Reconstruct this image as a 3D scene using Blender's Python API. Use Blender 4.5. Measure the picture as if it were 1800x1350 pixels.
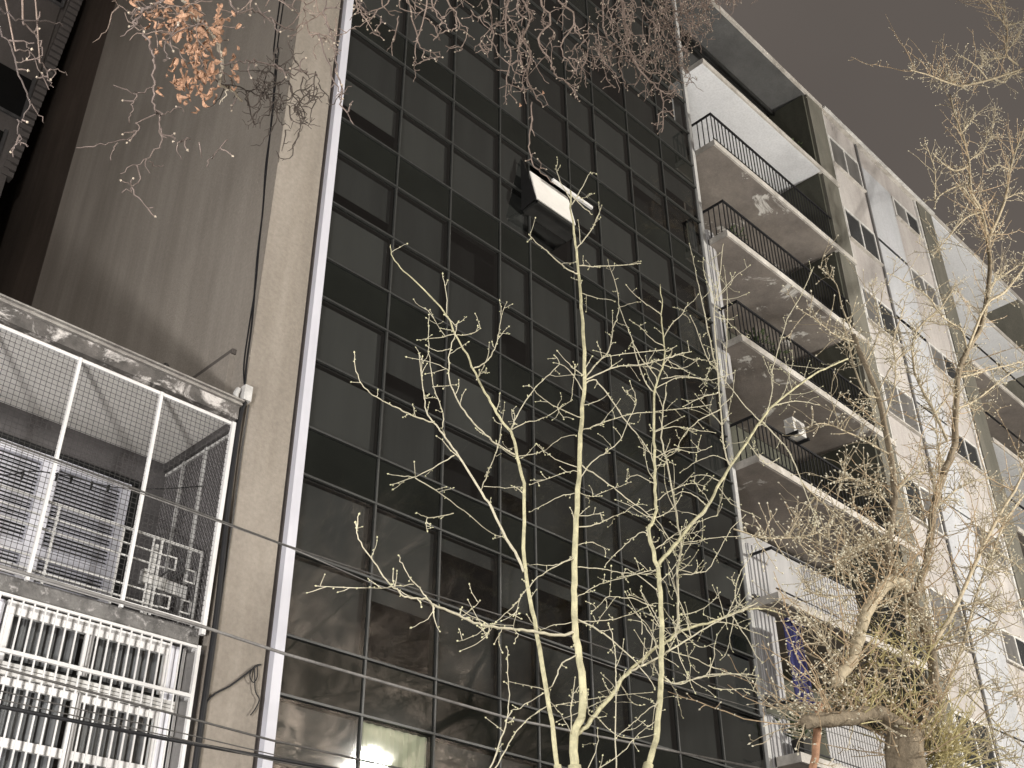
import bpy, math, random
from mathutils import Vector, Matrix
random.seed(7)
for o in list(bpy.data.objects): bpy.data.objects.remove(o)
S = bpy.context.scene
COL = S.collection

# ---------------------------------------------------------------- camera, sky, exposure
CAM_POS = Vector((0.0, -10.0, 1.6))
cam_d = bpy.data.cameras.new('camera'); cam = bpy.data.objects.new('camera', cam_d); COL.objects.link(cam)
cam_d.sensor_width = 36.0; cam_d.sensor_fit = 'HORIZONTAL'; cam_d.lens = 39.805
cam_d.clip_start = 0.05; cam_d.clip_end = 600
fw = Vector((0.59876759, 0.59105161, 0.54049548)); rt = Vector((0.70509156, -0.70909345, -0.00568949)); up = Vector((-0.37989902, -0.38450548, 0.84132768))
cam.matrix_world = Matrix(((rt.x, up.x, -fw.x, CAM_POS.x), (rt.y, up.y, -fw.y, CAM_POS.y), (rt.z, up.z, -fw.z, CAM_POS.z), (0, 0, 0, 1)))
S.camera = cam
W = bpy.data.worlds.new('World'); S.world = W; W.use_nodes = True
bg = W.node_tree.nodes['Background']
bg.inputs[0].default_value = (0.122, 0.104, 0.092, 1)      # overcast city night sky, lit from below by the town
bg.inputs[1].default_value = 1.0
wt = W.node_tree; w_tc = wt.nodes.new('ShaderNodeTexCoord'); w_n = wt.nodes.new('ShaderNodeTexNoise'); w_n.inputs['Scale'].default_value = 2.2; w_n.inputs['Detail'].default_value = 4
w_r = wt.nodes.new('ShaderNodeValToRGB'); w_r.color_ramp.elements[0].position = 0.3; w_r.color_ramp.elements[1].position = 0.7
w_r.color_ramp.elements[0].color = (0.112, 0.096, 0.086, 1); w_r.color_ramp.elements[1].color = (0.138, 0.118, 0.104, 1)   # thin uneven cloud all over
wt.links.new(w_tc.outputs['Generated'], w_n.inputs['Vector']); wt.links.new(w_n.outputs['Fac'], w_r.inputs[0]); wt.links.new(w_r.outputs[0], bg.inputs[0])
S.view_settings.view_transform = 'Standard'; S.view_settings.look = 'None'
S.view_settings.exposure = 0.0; S.view_settings.gamma = 1.0; S.view_settings.use_curve_mapping = False
LAMP_FILL, LAMP_LEFT, LAMP_FAR = 6000.0, 6800.0, 26500.0    # watts: added low fill light, then the two street lamps

# ---------------------------------------------------------------- materials
def mat(name, col, rough=0.7, metal=0.0, var=0.25, scale=6.0, bump=0.0, bscale=60.0, col2=None, spec=0.3, streak=0.0, trans=None):
    m = bpy.data.materials.new(name); m.use_nodes = True
    nt = m.node_tree; N = nt.nodes; L = nt.links
    b = N['Principled BSDF']; b.inputs['Roughness'].default_value = rough; b.inputs['Metallic'].default_value = metal
    b.inputs['Specular IOR Level'].default_value = spec
    tc = N.new('ShaderNodeTexCoord')
    n = N.new('ShaderNodeTexNoise'); n.inputs['Scale'].default_value = scale; n.inputs['Detail'].default_value = 8; n.inputs['Roughness'].default_value = 0.65
    if streak:
        mp = N.new('ShaderNodeMapping'); mp.inputs['Scale'].default_value = (1, 1, streak); L.new(tc.outputs['Object'], mp.inputs[0]); L.new(mp.outputs[0], n.inputs['Vector'])
    else:
        L.new(tc.outputs['Object'], n.inputs['Vector'])
    r = N.new('ShaderNodeValToRGB'); c2 = col2 or tuple(c * (1 - var) for c in col)
    r.color_ramp.elements[0].position = 0.35; r.color_ramp.elements[1].position = 0.65
    r.color_ramp.elements[0].color = (*c2, 1); r.color_ramp.elements[1].color = (*col, 1)
    L.new(n.outputs['Fac'], r.inputs[0]); L.new(r.outputs[0], b.inputs['Base Color'])
    if bump:
        n2 = N.new('ShaderNodeTexNoise'); n2.inputs['Scale'].default_value = bscale; n2.inputs['Detail'].default_value = 6
        L.new(tc.outputs['Object'], n2.inputs['Vector'])
        bp = N.new('ShaderNodeBump'); bp.inputs['Strength'].default_value = bump; bp.inputs['Distance'].default_value = 0.02
        L.new(n2.outputs['Fac'], bp.inputs['Height']); L.new(bp.outputs[0], b.inputs['Normal'])
    return m

def stained(name, base, stain, scale=1.2, lo=0.4, hi=0.6, streak=0.25, patch=None, pscale=3.0, plo=0.58, phi=0.62, bump=0.25, rough=0.85, mott=0.55):
    """plaster or concrete with rain streaks and optional peeling patches"""
    m = mat(name, base, rough=rough, scale=scale, col2=stain, streak=streak, bump=bump, bscale=40, spec=0.15)
    nt = m.node_tree; N = nt.nodes; L = nt.links; b = N['Principled BSDF']
    src = b.inputs['Base Color'].links[0].from_socket
    tc = [x for x in N if x.type == 'TEX_COORD'][0]
    g = N.new('ShaderNodeTexNoise'); g.inputs['Scale'].default_value = 22; g.inputs['Detail'].default_value = 9; L.new(tc.outputs['Object'], g.inputs['Vector'])
    mx = N.new('ShaderNodeMixRGB'); mx.blend_type = 'MULTIPLY'; mx.inputs[0].default_value = 0.35; L.new(src, mx.inputs[1]); L.new(g.outputs['Fac'], mx.inputs[2])
    out = mx.outputs[0]
    dm = N.new('ShaderNodeMapping'); dm.inputs['Scale'].default_value = (2.6, 2.6, 0.10); L.new(tc.outputs['Object'], dm.inputs[0])
    dn = N.new('ShaderNodeTexNoise'); dn.inputs['Scale'].default_value = 1.6; dn.inputs['Detail'].default_value = 7; L.new(dm.outputs[0], dn.inputs['Vector'])
    bn = N.new('ShaderNodeTexNoise'); bn.inputs['Scale'].default_value = 0.33; bn.inputs['Detail'].default_value = 5; bn.inputs['Distortion'].default_value = 0.8; L.new(tc.outputs['Object'], bn.inputs['Vector'])
    ma = N.new('ShaderNodeMath'); ma.operation = 'ADD'; L.new(dn.outputs['Fac'], ma.inputs[0]); L.new(bn.outputs['Fac'], ma.inputs[1])
    dr = N.new('ShaderNodeMapRange'); dr.inputs[1].default_value = 0.72; dr.inputs[2].default_value = 1.2; dr.inputs[3].default_value = 0.74; dr.inputs[4].default_value = 1.10; L.new(ma.outputs[0], dr.inputs[0])
    m3 = N.new('ShaderNodeMixRGB'); m3.blend_type = 'MULTIPLY'; m3.inputs[0].default_value = mott; L.new(out, m3.inputs[1]); L.new(dr.outputs[0], m3.inputs[2]); out = m3.outputs[0]
    if patch:
        p = N.new('ShaderNodeTexNoise'); p.inputs['Scale'].default_value = pscale; p.inputs['Detail'].default_value = 10; p.inputs['Roughness'].default_value = 0.7; p.inputs['Distortion'].default_value = 0.6
        L.new(tc.outputs['Object'], p.inputs['Vector'])
        rr = N.new('ShaderNodeValToRGB'); rr.color_ramp.elements[0].position = plo; rr.color_ramp.elements[1].position = phi; L.new(p.outputs['Fac'], rr.inputs[0])
        m2 = N.new('ShaderNodeMixRGB'); L.new(rr.outputs[0], m2.inputs[0]); L.new(out, m2.inputs[1]); m2.inputs[2].default_value = (*patch, 1); out = m2.outputs[0]
    L.new(out, b.inputs['Base Color'])
    return m

def glass(name, tint, ior=1.5, rough=0.02, wavy=0.0):
    m = bpy.data.materials.new(name); m.use_nodes = True; nt = m.node_tree; N = nt.nodes; L = nt.links
    N.remove(N['Principled BSDF']); out = N['Material Output']
    t = N.new('ShaderNodeBsdfTransparent'); t.inputs[0].default_value = (*tint, 1)
    g = N.new('ShaderNodeBsdfGlossy'); g.inputs['Roughness'].default_value = rough; g.inputs[0].default_value = (0.95, 0.95, 0.93, 1)
    f = N.new('ShaderNodeFresnel')
    ge = N.new('ShaderNodeNewGeometry'); mi = N.new('ShaderNodeMath'); mi.operation = 'MULTIPLY_ADD'; L.new(ge.outputs['Backfacing'], mi.inputs[0])   # a single sheet: same reflectance from both sides
    mi.inputs[1].default_value = 1/ior - ior; mi.inputs[2].default_value = ior; L.new(mi.outputs[0], f.inputs[0])
    if wavy:
        tc = N.new('ShaderNodeTexCoord'); n = N.new('ShaderNodeTexNoise'); n.inputs['Scale'].default_value = 1.1; n.inputs['Detail'].default_value = 2; L.new(tc.outputs['Object'], n.inputs['Vector'])
        bp = N.new('ShaderNodeBump'); bp.inputs['Strength'].default_value = wavy; bp.inputs['Distance'].default_value = 0.03; L.new(n.outputs['Fac'], bp.inputs['Height']); L.new(bp.outputs[0], g.inputs['Normal'])
    mx = N.new('ShaderNodeMixShader'); L.new(f.outputs[0], mx.inputs[0]); L.new(t.outputs[0], mx.inputs[1]); L.new(g.outputs[0], mx.inputs[2])
    L.new(mx.outputs[0], out.inputs['Surface'])
    return m

def emit(name, col, strength):
    m = bpy.data.materials.new(name); m.use_nodes = True; b = m.node_tree.nodes['Principled BSDF']
    b.inputs['Base Color'].default_value = (*col, 1); b.inputs['Emission Color'].default_value = (*col, 1); b.inputs['Emission Strength'].default_value = strength
    return m

M = {}
M['tan'] = stained('tan_render', (0.42, 0.38, 0.335), (0.345, 0.31, 0.27), scale=0.9, streak=0.22, bump=0.35)
M['pier'] = stained('pale_tan_render', (0.38, 0.34, 0.295), (0.295, 0.26, 0.22), scale=1.3, streak=0.15, bump=0.4)
M['rear'] = stained('dark_brown_render', (0.19, 0.15, 0.125), (0.12, 0.098, 0.082), scale=0.7)
M['back'] = stained('grey_render', (0.36, 0.33, 0.315), (0.25, 0.225, 0.21), scale=0.8)
M['black'] = mat('dark_void', (0.012, 0.012, 0.012), rough=0.9, var=0.2)
M['trim'] = mat('white_aluminium_trim', (0.62, 0.62, 0.68), rough=0.45, var=0.12, scale=3, streak=0.2, bump=0.05)
M['trimr'] = mat('grey_aluminium_trim', (0.46, 0.46, 0.45), rough=0.5, var=0.15)
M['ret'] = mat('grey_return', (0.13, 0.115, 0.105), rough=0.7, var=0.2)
M['alu'] = mat('dark_aluminium', (0.045, 0.046, 0.044), rough=0.45, metal=0.0, var=0.25, scale=9)
M['alud'] = mat('black_aluminium', (0.028, 0.028, 0.027), rough=0.5, var=0.3)
M['spandrel'] = mat('dark_spandrel_glass', (0.0115, 0.0132, 0.0112), rough=0.05, var=0.35, scale=0.8, spec=0.5)
M['pane'] = glass('dark_window_glass', (0.56, 0.57, 0.56), ior=1.75, rough=0.045, wavy=0.05)
M['panesoft'] = glass('textured_window_glass', (0.6, 0.61, 0.58), ior=1.5, rough=0.03)
BL = [mat('blind_a', (0.0719, 0.0746, 0.073), var=0.25, scale=1.5, streak=0.1), mat('blind_b', (0.0559, 0.0586, 0.0575), var=0.3, scale=2, streak=0.1), mat('blind_c', (0.0826, 0.0852, 0.0837), var=0.2, scale=1.2, streak=0.1), mat('blind_d', (0.0453, 0.0469, 0.0458), var=0.3, scale=2, streak=0.1)]
BLL = [mat('blind_e', (0.0906, 0.0932, 0.0922), var=0.25, scale=1.5, streak=0.1), mat('blind_f', (0.0746, 0.0773, 0.0768), var=0.3, scale=2, streak=0.1), mat('blind_g', (0.1066, 0.1092, 0.1066), var=0.2, scale=1.2, streak=0.1)]  # lighter set for the left columns, making up for weaker light there
M['white'] = mat('white_paint', (0.74, 0.73, 0.72), rough=0.5, var=0.12, scale=5, bump=0.05)
M['whitedirty'] = mat('weathered_white_paint', (0.66, 0.65, 0.63), rough=0.65, var=0.35, scale=7, bump=0.2)
M['awning'] = mat('cream_blind', (0.84, 0.82, 0.78), rough=0.5, var=0.12, scale=3)
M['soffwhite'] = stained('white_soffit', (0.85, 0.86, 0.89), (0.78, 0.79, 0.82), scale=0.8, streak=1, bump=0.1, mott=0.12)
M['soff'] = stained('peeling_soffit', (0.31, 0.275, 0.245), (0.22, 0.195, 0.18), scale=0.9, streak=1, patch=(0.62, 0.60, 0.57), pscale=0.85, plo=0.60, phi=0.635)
M['barkD'] = mat('pale_far_bark', (0.30, 0.25, 0.215), rough=0.8, var=0.2)
M['darktwig'] = mat('dark_twig_bark', (0.06, 0.048, 0.04), rough=0.9, var=0.3)
M['sprout'] = mat('orange_tan_sprouts', (0.50, 0.375, 0.24), rough=0.85, var=0.35, scale=5)
M['barkCshade2'] = mat('shaded_brown_twigs', (0.105, 0.085, 0.078), rough=0.9, var=0.4, scale=16)  # barkC darkened: dimness painted into the leftmost twigs
M['barkCshade1'] = mat('half_shaded_brown_twigs', (0.16, 0.125, 0.11), rough=0.9, var=0.4, scale=16)  # milder darkening of barkC, shade put into the colour of the left twigs
M['soffdark'] = stained('grey_soffit', (0.14, 0.14, 0.14), (0.095, 0.095, 0.095), scale=0.7, streak=1)
M['slabedge'] = stained('slab_edge_paint', (0.66, 0.63, 0.59), (0.42, 0.39, 0.35), scale=2.5, streak=1, bump=0.3)
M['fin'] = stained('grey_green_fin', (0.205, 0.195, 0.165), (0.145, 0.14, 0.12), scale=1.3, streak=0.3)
M['findark'] = stained('dark_loggia_wall', (0.125, 0.125, 0.10), (0.08, 0.08, 0.065), scale=1.3)  # fin colour darkened for its unlit side, also used on the body
M['pinkwhite'] = stained('off_white_render', (0.56, 0.53, 0.51), (0.43, 0.40, 0.385), scale=1.2, streak=0.3)
M['bluegrey'] = stained('pale_blue_grey_panel', (0.53, 0.54, 0.57), (0.45, 0.46, 0.48), scale=1.2, streak=0.3, mott=0.25)
M['winglass2'] = mat('curtained_far_window', (0.16, 0.155, 0.15), rough=0.3, var=0.45, scale=2.2, streak=0.15)
M['winglass'] = mat('far_window_glass', (0.035, 0.038, 0.04), rough=0.08, var=0.4, scale=1.2, spec=0.5)
M['iron'] = mat('black_iron', (0.018, 0.018, 0.020), rough=0.5, var=0.3)
M['corr'] = mat('white_corrugated', (0.42, 0.415, 0.42), rough=0.5, var=0.2, scale=4, streak=0.15)
M['blue'] = mat('blue_cloth', (0.035, 0.035, 0.12), rough=0.9, var=0.35, scale=5)
M['conc'] = stained('rough_concrete', (0.27, 0.26, 0.25), (0.13, 0.125, 0.12), scale=5, streak=1, patch=(0.42, 0.40, 0.39), pscale=9, plo=0.55, phi=0.66, bump=0.8)
M['peel'] = stained('peeling_cornice', (0.19, 0.175, 0.165), (0.085, 0.08, 0.075), scale=3, streak=1, patch=(0.60, 0.57, 0.55), pscale=3.2, plo=0.50, phi=0.60, bump=0.8)
M['corntop'] = stained('cornice_mould', (0.42, 0.40, 0.37), (0.22, 0.20, 0.19), scale=4, streak=1, bump=0.4)
M['greywall'] = stained('dark_grey_wall', (0.135, 0.125, 0.125), (0.10, 0.095, 0.095), scale=1.5)
M['sidegrey'] = stained('grey_house_wall', (0.24, 0.235, 0.235), (0.17, 0.165, 0.165), scale=2)
M['ceil'] = mat('white_ceiling', (0.86, 0.83, 0.79), rough=0.8, var=0.1, scale=2)
M['curtain'] = mat('grey_curtain', (0.27, 0.265, 0.27), rough=0.95, var=0.3, scale=3, streak=0.05)
M['lilac'] = mat('white_louvre_paint', (0.70, 0.70, 0.76), rough=0.5, var=0.12, scale=4)
M['clear'] = glass('window_glass', (0.8, 0.82, 0.82), ior=1.45)
M['wiredark'] = mat('dark_wire', (0.05, 0.048, 0.047), rough=0.6, var=0.3)
M['wire'] = mat('galvanised_wire', (0.30, 0.285, 0.29), rough=0.6, var=0.3)
M['cable'] = mat('black_cable', (0.018, 0.018, 0.020), rough=0.6, var=0.3)
M['cableg'] = mat('grey_cable', (0.23, 0.22, 0.21), rough=0.6, var=0.4, scale=14)
M['cabled'] = mat('dark_grey_cable', (0.09, 0.085, 0.08), rough=0.6, var=0.4, scale=14)
M['barkA'] = mat('pale_yellow_bark', (0.66, 0.62, 0.40), rough=0.8, var=0.48, scale=8, bump=0.4, bscale=50)
M['barkA2'] = mat('pale_twig_bark', (0.64, 0.595, 0.45), rough=0.8, var=0.25, scale=14)
M['barkB'] = mat('grey_brown_bark', (0.27, 0.22, 0.155), rough=0.9, var=0.45, scale=10, bump=0.9, bscale=35, streak=0.3)
M['barkB2'] = mat('tan_branch_bark', (0.50, 0.425, 0.30), rough=0.85, var=0.4, scale=9, bump=0.5, bscale=40)
M['barkK'] = mat('salmon_bark', (0.46, 0.26, 0.16), rough=0.85, var=0.35, scale=7, bump=0.4)
M['barkC'] = mat('brown_grey_twigs', (0.235, 0.18, 0.15), rough=0.9, var=0.4, scale=16, bump=0.3)
M['barkCl'] = mat('pale_lichen_branch', (0.55, 0.48, 0.38), rough=0.9, var=0.55, scale=22, bump=0.5)
M['bud'] = mat('pale_green_buds', (0.70, 0.68, 0.44), rough=0.7, var=0.25, scale=20)
M['budB'] = mat('cream_buds', (0.76, 0.71, 0.56), rough=0.7, var=0.25, scale=20)
M['budC'] = mat('tan_buds', (0.45, 0.38, 0.30), rough=0.8, var=0.3, scale=20)
M['shoot'] = mat('yellow_shoots', (0.56, 0.49, 0.25), rough=0.7, var=0.35, scale=10)
M['leaf'] = mat('dry_brown_leaf', (0.40, 0.235, 0.15), rough=0.75, var=0.45, scale=25, bump=0.3)
M['plant'] = mat('plant_leaf', (0.06, 0.085, 0.035), rough=0.7, var=0.4)
M['pot'] = mat('dark_pot', (0.03, 0.028, 0.026), rough=0.8)
M['asphalt'] = mat('asphalt', (0.055, 0.055, 0.055), rough=0.9, var=0.3, scale=4, bump=0.5, bscale=120)
M['paving'] = mat('paving', (0.34, 0.325, 0.305), rough=0.9, var=0.25, scale=3, bump=0.3)
M['kerb'] = mat('kerb_stone', (0.25, 0.245, 0.24), rough=0.9, var=0.25)
M['glowcurtain'] = emit('glow_curtain', (0.55, 0.56, 0.42), 0.42)  # emission stands in for the lamp glow mirrored in the pane
M['pole'] = mat('grey_pole', (0.12, 0.12, 0.12), rough=0.5, var=0.2)

# ---------------------------------------------------------------- builders
class B:
    def __init__(s): s.v = []; s.f = []
    def box(s, x0, x1, y0, y1, z0, z1):
        n = len(s.v); s.v += [(x0,y0,z0),(x1,y0,z0),(x1,y1,z0),(x0,y1,z0),(x0,y0,z1),(x1,y0,z1),(x1,y1,z1),(x0,y1,z1)]
        s.f += [(n,n+3,n+2,n+1),(n+4,n+5,n+6,n+7),(n,n+1,n+5,n+4),(n+1,n+2,n+6,n+5),(n+2,n+3,n+7,n+6),(n+3,n,n+4,n+7)]; return s
    def quad(s, a, b, c, d):
        n = len(s.v); s.v += [a,b,c,d]; s.f.append((n,n+1,n+2,n+3)); return s
    def tube(s, pts, r0, r1=None, k=6, cap=True):
        r1 = r0 if r1 is None else r1; P = [Vector(p) for p in pts]; n0 = len(s.v); m = len(P)
        t = (P[1] - P[0]).normalized(); a = t.orthogonal().normalized()
        for i, p in enumerate(P):
            d = (P[min(i+1, m-1)] - P[max(i-1, 0)])
            if d.length > 1e-9: t = d.normalized()
            a = (a - t * a.dot(t)); a = a.normalized() if a.length > 1e-6 else t.orthogonal().normalized()
            b = t.cross(a); r = r0 + (r1 - r0) * i / (m - 1) if not isinstance(r0, list) else r0[i]
            for j in range(k):
                an = 2 * math.pi * j / k; s.v.append(tuple(p + a * (r * math.cos(an)) + b * (r * math.sin(an))))
        for i in range(m - 1):
            for j in range(k):
                q = n0 + i*k; s.f.append((q + j, q + (j+1) % k, q + k + (j+1) % k, q + k + j))
        if cap: s.f.append(tuple(n0 + j for j in range(k))[::-1]); s.f.append(tuple(n0 + (m-1)*k + j for j in range(k)))
        return s
    def bud(s, p, d, r, l):
        d = Vector(d).normalized(); a = d.orthogonal().normalized(); b = d.cross(a); p = Vector(p); n = len(s.v)
        s.v += [tuple(p - d*l*.4), tuple(p + a*r), tuple(p + b*r), tuple(p - a*r), tuple(p - b*r), tuple(p + d*l*.6)]
        for i in range(4):
            j = 1 + i; q = 1 + (i+1) % 4; s.f += [(n, n+q, n+j), (n+5, n+j, n+q)]
        return s

BASE = {}
def mesh(name, b, m, org=(0,0,0), smooth=False):
    me = bpy.data.meshes.new(name); ox, oy, oz = org
    me.from_pydata([(x-ox, y-oy, z-oz) for x, y, z in b.v], [], b.f); me.materials.append(M[m] if isinstance(m, str) else m)
    if smooth: me.polygons.foreach_set('use_smooth', [True] * len(me.polygons))
    me.update(); return me
def thing(name, label, cat, loc, group=None):
    o = bpy.data.objects.new(name, None); COL.objects.link(o); o.location = loc; o.empty_display_size = 0.2
    o['label'] = label; o['category'] = cat
    if group: o['group'] = group
    BASE[o] = loc; return o
def part(name, b, m, parent, smooth=False, label=None):
    org = BASE[parent]; o = bpy.data.objects.new(name, mesh(name, b, m, org, smooth)); COL.objects.link(o); o.parent = parent; BASE[o] = org
    if label: o['label'] = label
    return o
def inst(name, me, parent, world):
    org = BASE[parent]; o = bpy.data.objects.new(name, me); COL.objects.link(o); o.parent = parent
    o.location = (world[0]-org[0], world[1]-org[1], world[2]-org[2]); return o
def solo(name, b, m, label=None, cat=None, group=None, kind=None, smooth=False, org=(0,0,0)):
    o = bpy.data.objects.new(name, mesh(name, b, m, org, smooth)); COL.objects.link(o); o.location = org
    if label: o['label'] = label
    if cat: o['category'] = cat
    if group: o['group'] = group
    if kind: o['kind'] = kind
    BASE[o] = org; return o
def spline(pts, n=3):
    P = [Vector(p) for p in pts]
    if len(P) < 3: return P
    out = []
    for i in range(len(P) - 1):
        p0 = P[max(i-1,0)]; p1 = P[i]; p2 = P[i+1]; p3 = P[min(i+2, len(P)-1)]
        for k in range(n):
            t = k / n; t2 = t*t; t3 = t2*t
            out.append(0.5 * ((2*p1) + (p2-p0)*t + (2*p0-5*p1+4*p2-p3)*t2 + (3*p1-p0-3*p2+p3)*t3))
    out.append(P[-1]); return out

# ---------------------------------------------------------------- ground and street
solo('ground', B().box(-200, 260, 0.3, 240, -0.4, -0.02), 'paving', kind='structure')
solo('pavement', B().box(-200, 260, -4.6, 0.3, -0.3, 0.0), 'paving', kind='structure')
solo('kerb', B().box(-200, 260, -4.75, -4.602, -0.3, 0.012), 'kerb', kind='structure')
solo('road', B().box(-200, 260, -8.9, -4.752, -0.4, -0.13), 'asphalt', kind='structure')
solo('far_pavement', B().box(-200, 260, -40, -8.9, -0.3, 0.004), 'paving', kind='structure')

# ---------------------------------------------------------------- two street lamps and an added low fill (all outside the frame)
def lamp(loc, h, watts, col, label, size):
    x, y = loc; t = thing('street_lamp', label, 'street lamp', (x, y, 0), 'street lamps on the far pavement')
    part('pole', B().tube([(x,y,0),(x,y,h*0.4),(x,y,h-0.25)], 0.07, 0.045, 10), 'pole', t, True)
    hb = B(); hb.tube([(x,y,h+0.30),(x,y,h+0.34),(x,y,h+0.42)], [0.30,0.26,0.05], None, 14); part('lamp_head', hb, 'pole', t, True)
    part('lamp_lens', B().tube([(x,y,h-0.24),(x,y,h-0.20)], 0.10, 0.16, 12), emit('lamp_lens_glow', col, 12), t)
    ld = bpy.data.lights.new('lamp_light', 'POINT'); ld.energy = watts; ld.color = col; ld.shadow_soft_size = size
    lo = bpy.data.objects.new('lamp_light', ld); COL.objects.link(lo); lo.parent = t; lo.location = (0, 0, h + 0.05)
lamp((-4.0, -8.1), 1.2, LAMP_FILL, (1.0, 0.97, 0.945), 'added low fill light brightening the caged balcony ceiling', 0.5)  # unseen low light, put in to brighten the balcony ceiling
lamp((-7.5, -13.0), 8.9, LAMP_LEFT, (1.0, 0.97, 0.93), 'tall post lamp up the road to the left of the barred house', 0.3)
lamp((23.6, -19.7), 10.8, LAMP_FAR, (1.0, 0.955, 0.87), 'tall post lamp standing across the road, mirrored in the foot of the glass', 0.75)

# ---------------------------------------------------------------- dark glass tower
tw = thing('office_tower', 'tall dark glass office block with tan rendered side wall and white edge strip', 'building', (11.2, 4.0, 0.0))
part('side_wall', B().box(5.70, 6.38, 0.0, 8.05, 0, 26.0), 'tan', tw, label='tan rendered party wall rising above the barred house')
part('front_pier', B().box(5.702, 6.379, -0.03, -0.003, 0, 26.0), 'pier', tw, label='pale tan pier beside the white edge strip')
part('edge_return', B().box(6.382, 6.478, 0.04, 0.30, 0, 26.0), 'ret', tw)
part('edge_trim', B().box(6.48, 6.602, -0.05, 0.25, 0, 26.0), 'trim', tw, label='white vertical edge strip of the dark glass front')
part('corner_trim', B().box(15.80, 15.90, -0.04, 0.30, 0, 26.0), 'trimr', tw)
part('rear_block', B().box(6.9, 15.8, 8.06, 20, 0, 30), 'rear', tw)
part('body', B().box(6.40, 15.78, 0.32, 8.04, 0, 25.8), 'black', tw)
part('parapet', B().box(6.604, 15.798, -0.02, 0.30, 25.62, 26.0), 'alu', tw)
lw = B(); lw.box(5.63, 5.698, 0.32, 4.0, 5.5, 9.30); part('old_wall_line', lw, 'tan', tw)
part('top_strip', B().box(5.64, 5.699, 0.30, 4.0, 9.302, 9.37), 'ret', tw)  # dark strip along the top of the thicker lower wall
XS = [6.604, 7.72, 8.79, 9.87, 10.57, 11.65, 12.45, 13.52, 14.63, 15.798]
FH = 2.605
rows = []
for k in range(-4, 5):
    s = 13.11 + FH * k
    rows.append(('spandrel_panel', s, s + 0.645)); rows.append(('lower', s + 0.645, s + 1.625)); rows.append(('upper', s + 1.625, s + FH))
rows = [r for r in rows if r[1] < 25.5 and r[2] > 3.9]
for i, x in enumerate(XS):
    if 0 < i < len(XS) - 1:
        part('mullion', B().box(x - 0.013, x + 0.013, -0.022, 0.015, 3.6, 25.6), 'alu', tw)
for nm, z0, z1 in rows:
    part('transom', B().box(6.606, 15.796, -0.030, 0.012, z0 - 0.013, z0 + 0.013), 'alu', tw)
rg = random.Random(11)
grid = B()
for x in XS: grid.box(x - 0.024, x + 0.024, 0.022, 0.11, 3.6, 25.6)
for nm, z0, z1 in rows: grid.box(6.61, 15.79, 0.03, 0.105, z0 - 0.03, z0 + 0.03)
part('window_frames', grid, 'alud', tw)
base_strip = B().box(6.604, 15.798, 0.0, 0.3, 0.0, rows[0][1] - 0.02); part('plinth', base_strip, 'spandrel', tw)
for nm, z0, z1 in rows:
    for i in range(9):
        xa, xb = XS[i] + 0.02, XS[i+1] - 0.02
        if nm == 'spandrel_panel':
            tl = rg.uniform(-.004, .004); pb = B(); pb.box(xa, xb, 0.0 + tl*.3, 0.014, z0 + 0.02, z1 - 0.02); part('spandrel_panel', pb, 'spandrel', tw)
            continue
        if nm == 'upper' and i == 4 and 14 < z0 < 15:     # the pane that is pushed open
            continue
        t1 = rg.uniform(-.0035, .0035); t2 = rg.uniform(-.0035, .0035)
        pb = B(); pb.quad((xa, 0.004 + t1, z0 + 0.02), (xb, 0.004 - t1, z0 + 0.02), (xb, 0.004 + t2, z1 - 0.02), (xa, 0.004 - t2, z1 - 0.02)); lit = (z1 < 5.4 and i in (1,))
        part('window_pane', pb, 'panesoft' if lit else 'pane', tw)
        u = rg.random()
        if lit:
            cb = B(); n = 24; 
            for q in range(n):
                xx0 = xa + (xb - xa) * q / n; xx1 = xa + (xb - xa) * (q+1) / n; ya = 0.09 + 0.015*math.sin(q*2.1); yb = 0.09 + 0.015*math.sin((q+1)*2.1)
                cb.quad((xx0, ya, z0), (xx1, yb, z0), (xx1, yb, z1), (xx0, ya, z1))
            part('glow_curtain', cb, 'glowcurtain', tw, label='curtain with the mirrored lamp glow painted in at the foot of the glass'); continue
        if u < 0.06: continue
        drop = 0.05 if u < 0.66 else rg.choice((0.25, 0.5, 0.12, 0.35, 0.7))
        top, bot = (z1 - 0.05, z0 + 0.05 + (drop if drop > .1 else 0)) 
        part('roller_blind', B().box(xa + 0.010, xb - 0.010, 0.078, 0.086, bot, top), rg.choice(BLL if i < 4 else BL), tw)
# open window with its projecting cream blind
part('open_sash', B().box(10.42, 11.52, -0.345, -0.30, 14.30, 14.36).box(10.42, 10.46, -0.34, 0.0, 14.31, 14.37).box(11.48, 11.52, -0.34, 0.0, 14.31, 14.37).quad((10.44,-0.32,14.33),(11.5,-0.32,14.33),(11.5,0,14.30),(10.44,0,14.30)), 'alud', tw)
ob = B(); ob.v += [(10.40,-0.20,15.10),(11.36,-0.20,15.10),(11.36,-0.35,14.38),(10.40,-0.35,14.38),(10.40,-0.18,15.10),(11.36,-0.18,15.10),(11.36,-0.33,14.38),(10.40,-0.33,14.38)]
ob.f += [(0,3,2,1),(4,5,6,7),(0,1,5,4),(2,3,7,6),(1,2,6,5),(0,4,7,3)]
part('projecting_blind', ob, 'awning', tw, label='cream blind pushed out from the one open window')
sb = B(); sb.v += [(10.38,-0.06,15.40),(10.38,-0.345,14.38),(10.38,0.0,14.33),(10.38,0.0,15.5),(10.395,-0.06,15.40),(10.395,-0.345,14.38),(10.395,0.0,14.33),(10.395,0.0,15.5)]
sb.f += [(0,1,2,3),(7,6,5,4),(0,4,5,1),(1,5,6,2),(3,2,6,7),(0,3,7,4)]
part('blind_cheek', sb, 'black', tw)
part('blind_rail', B().tube([(10.42,-0.1,15.40),(11.6,-0.1,15.40)], 0.018, 0.018, 6), 'alu', tw)
part('stay_bar', B().box(10.78, 11.80, -0.39, -0.345, 15.00, 15.055), 'white', tw, label='white bar across the open window')

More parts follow.
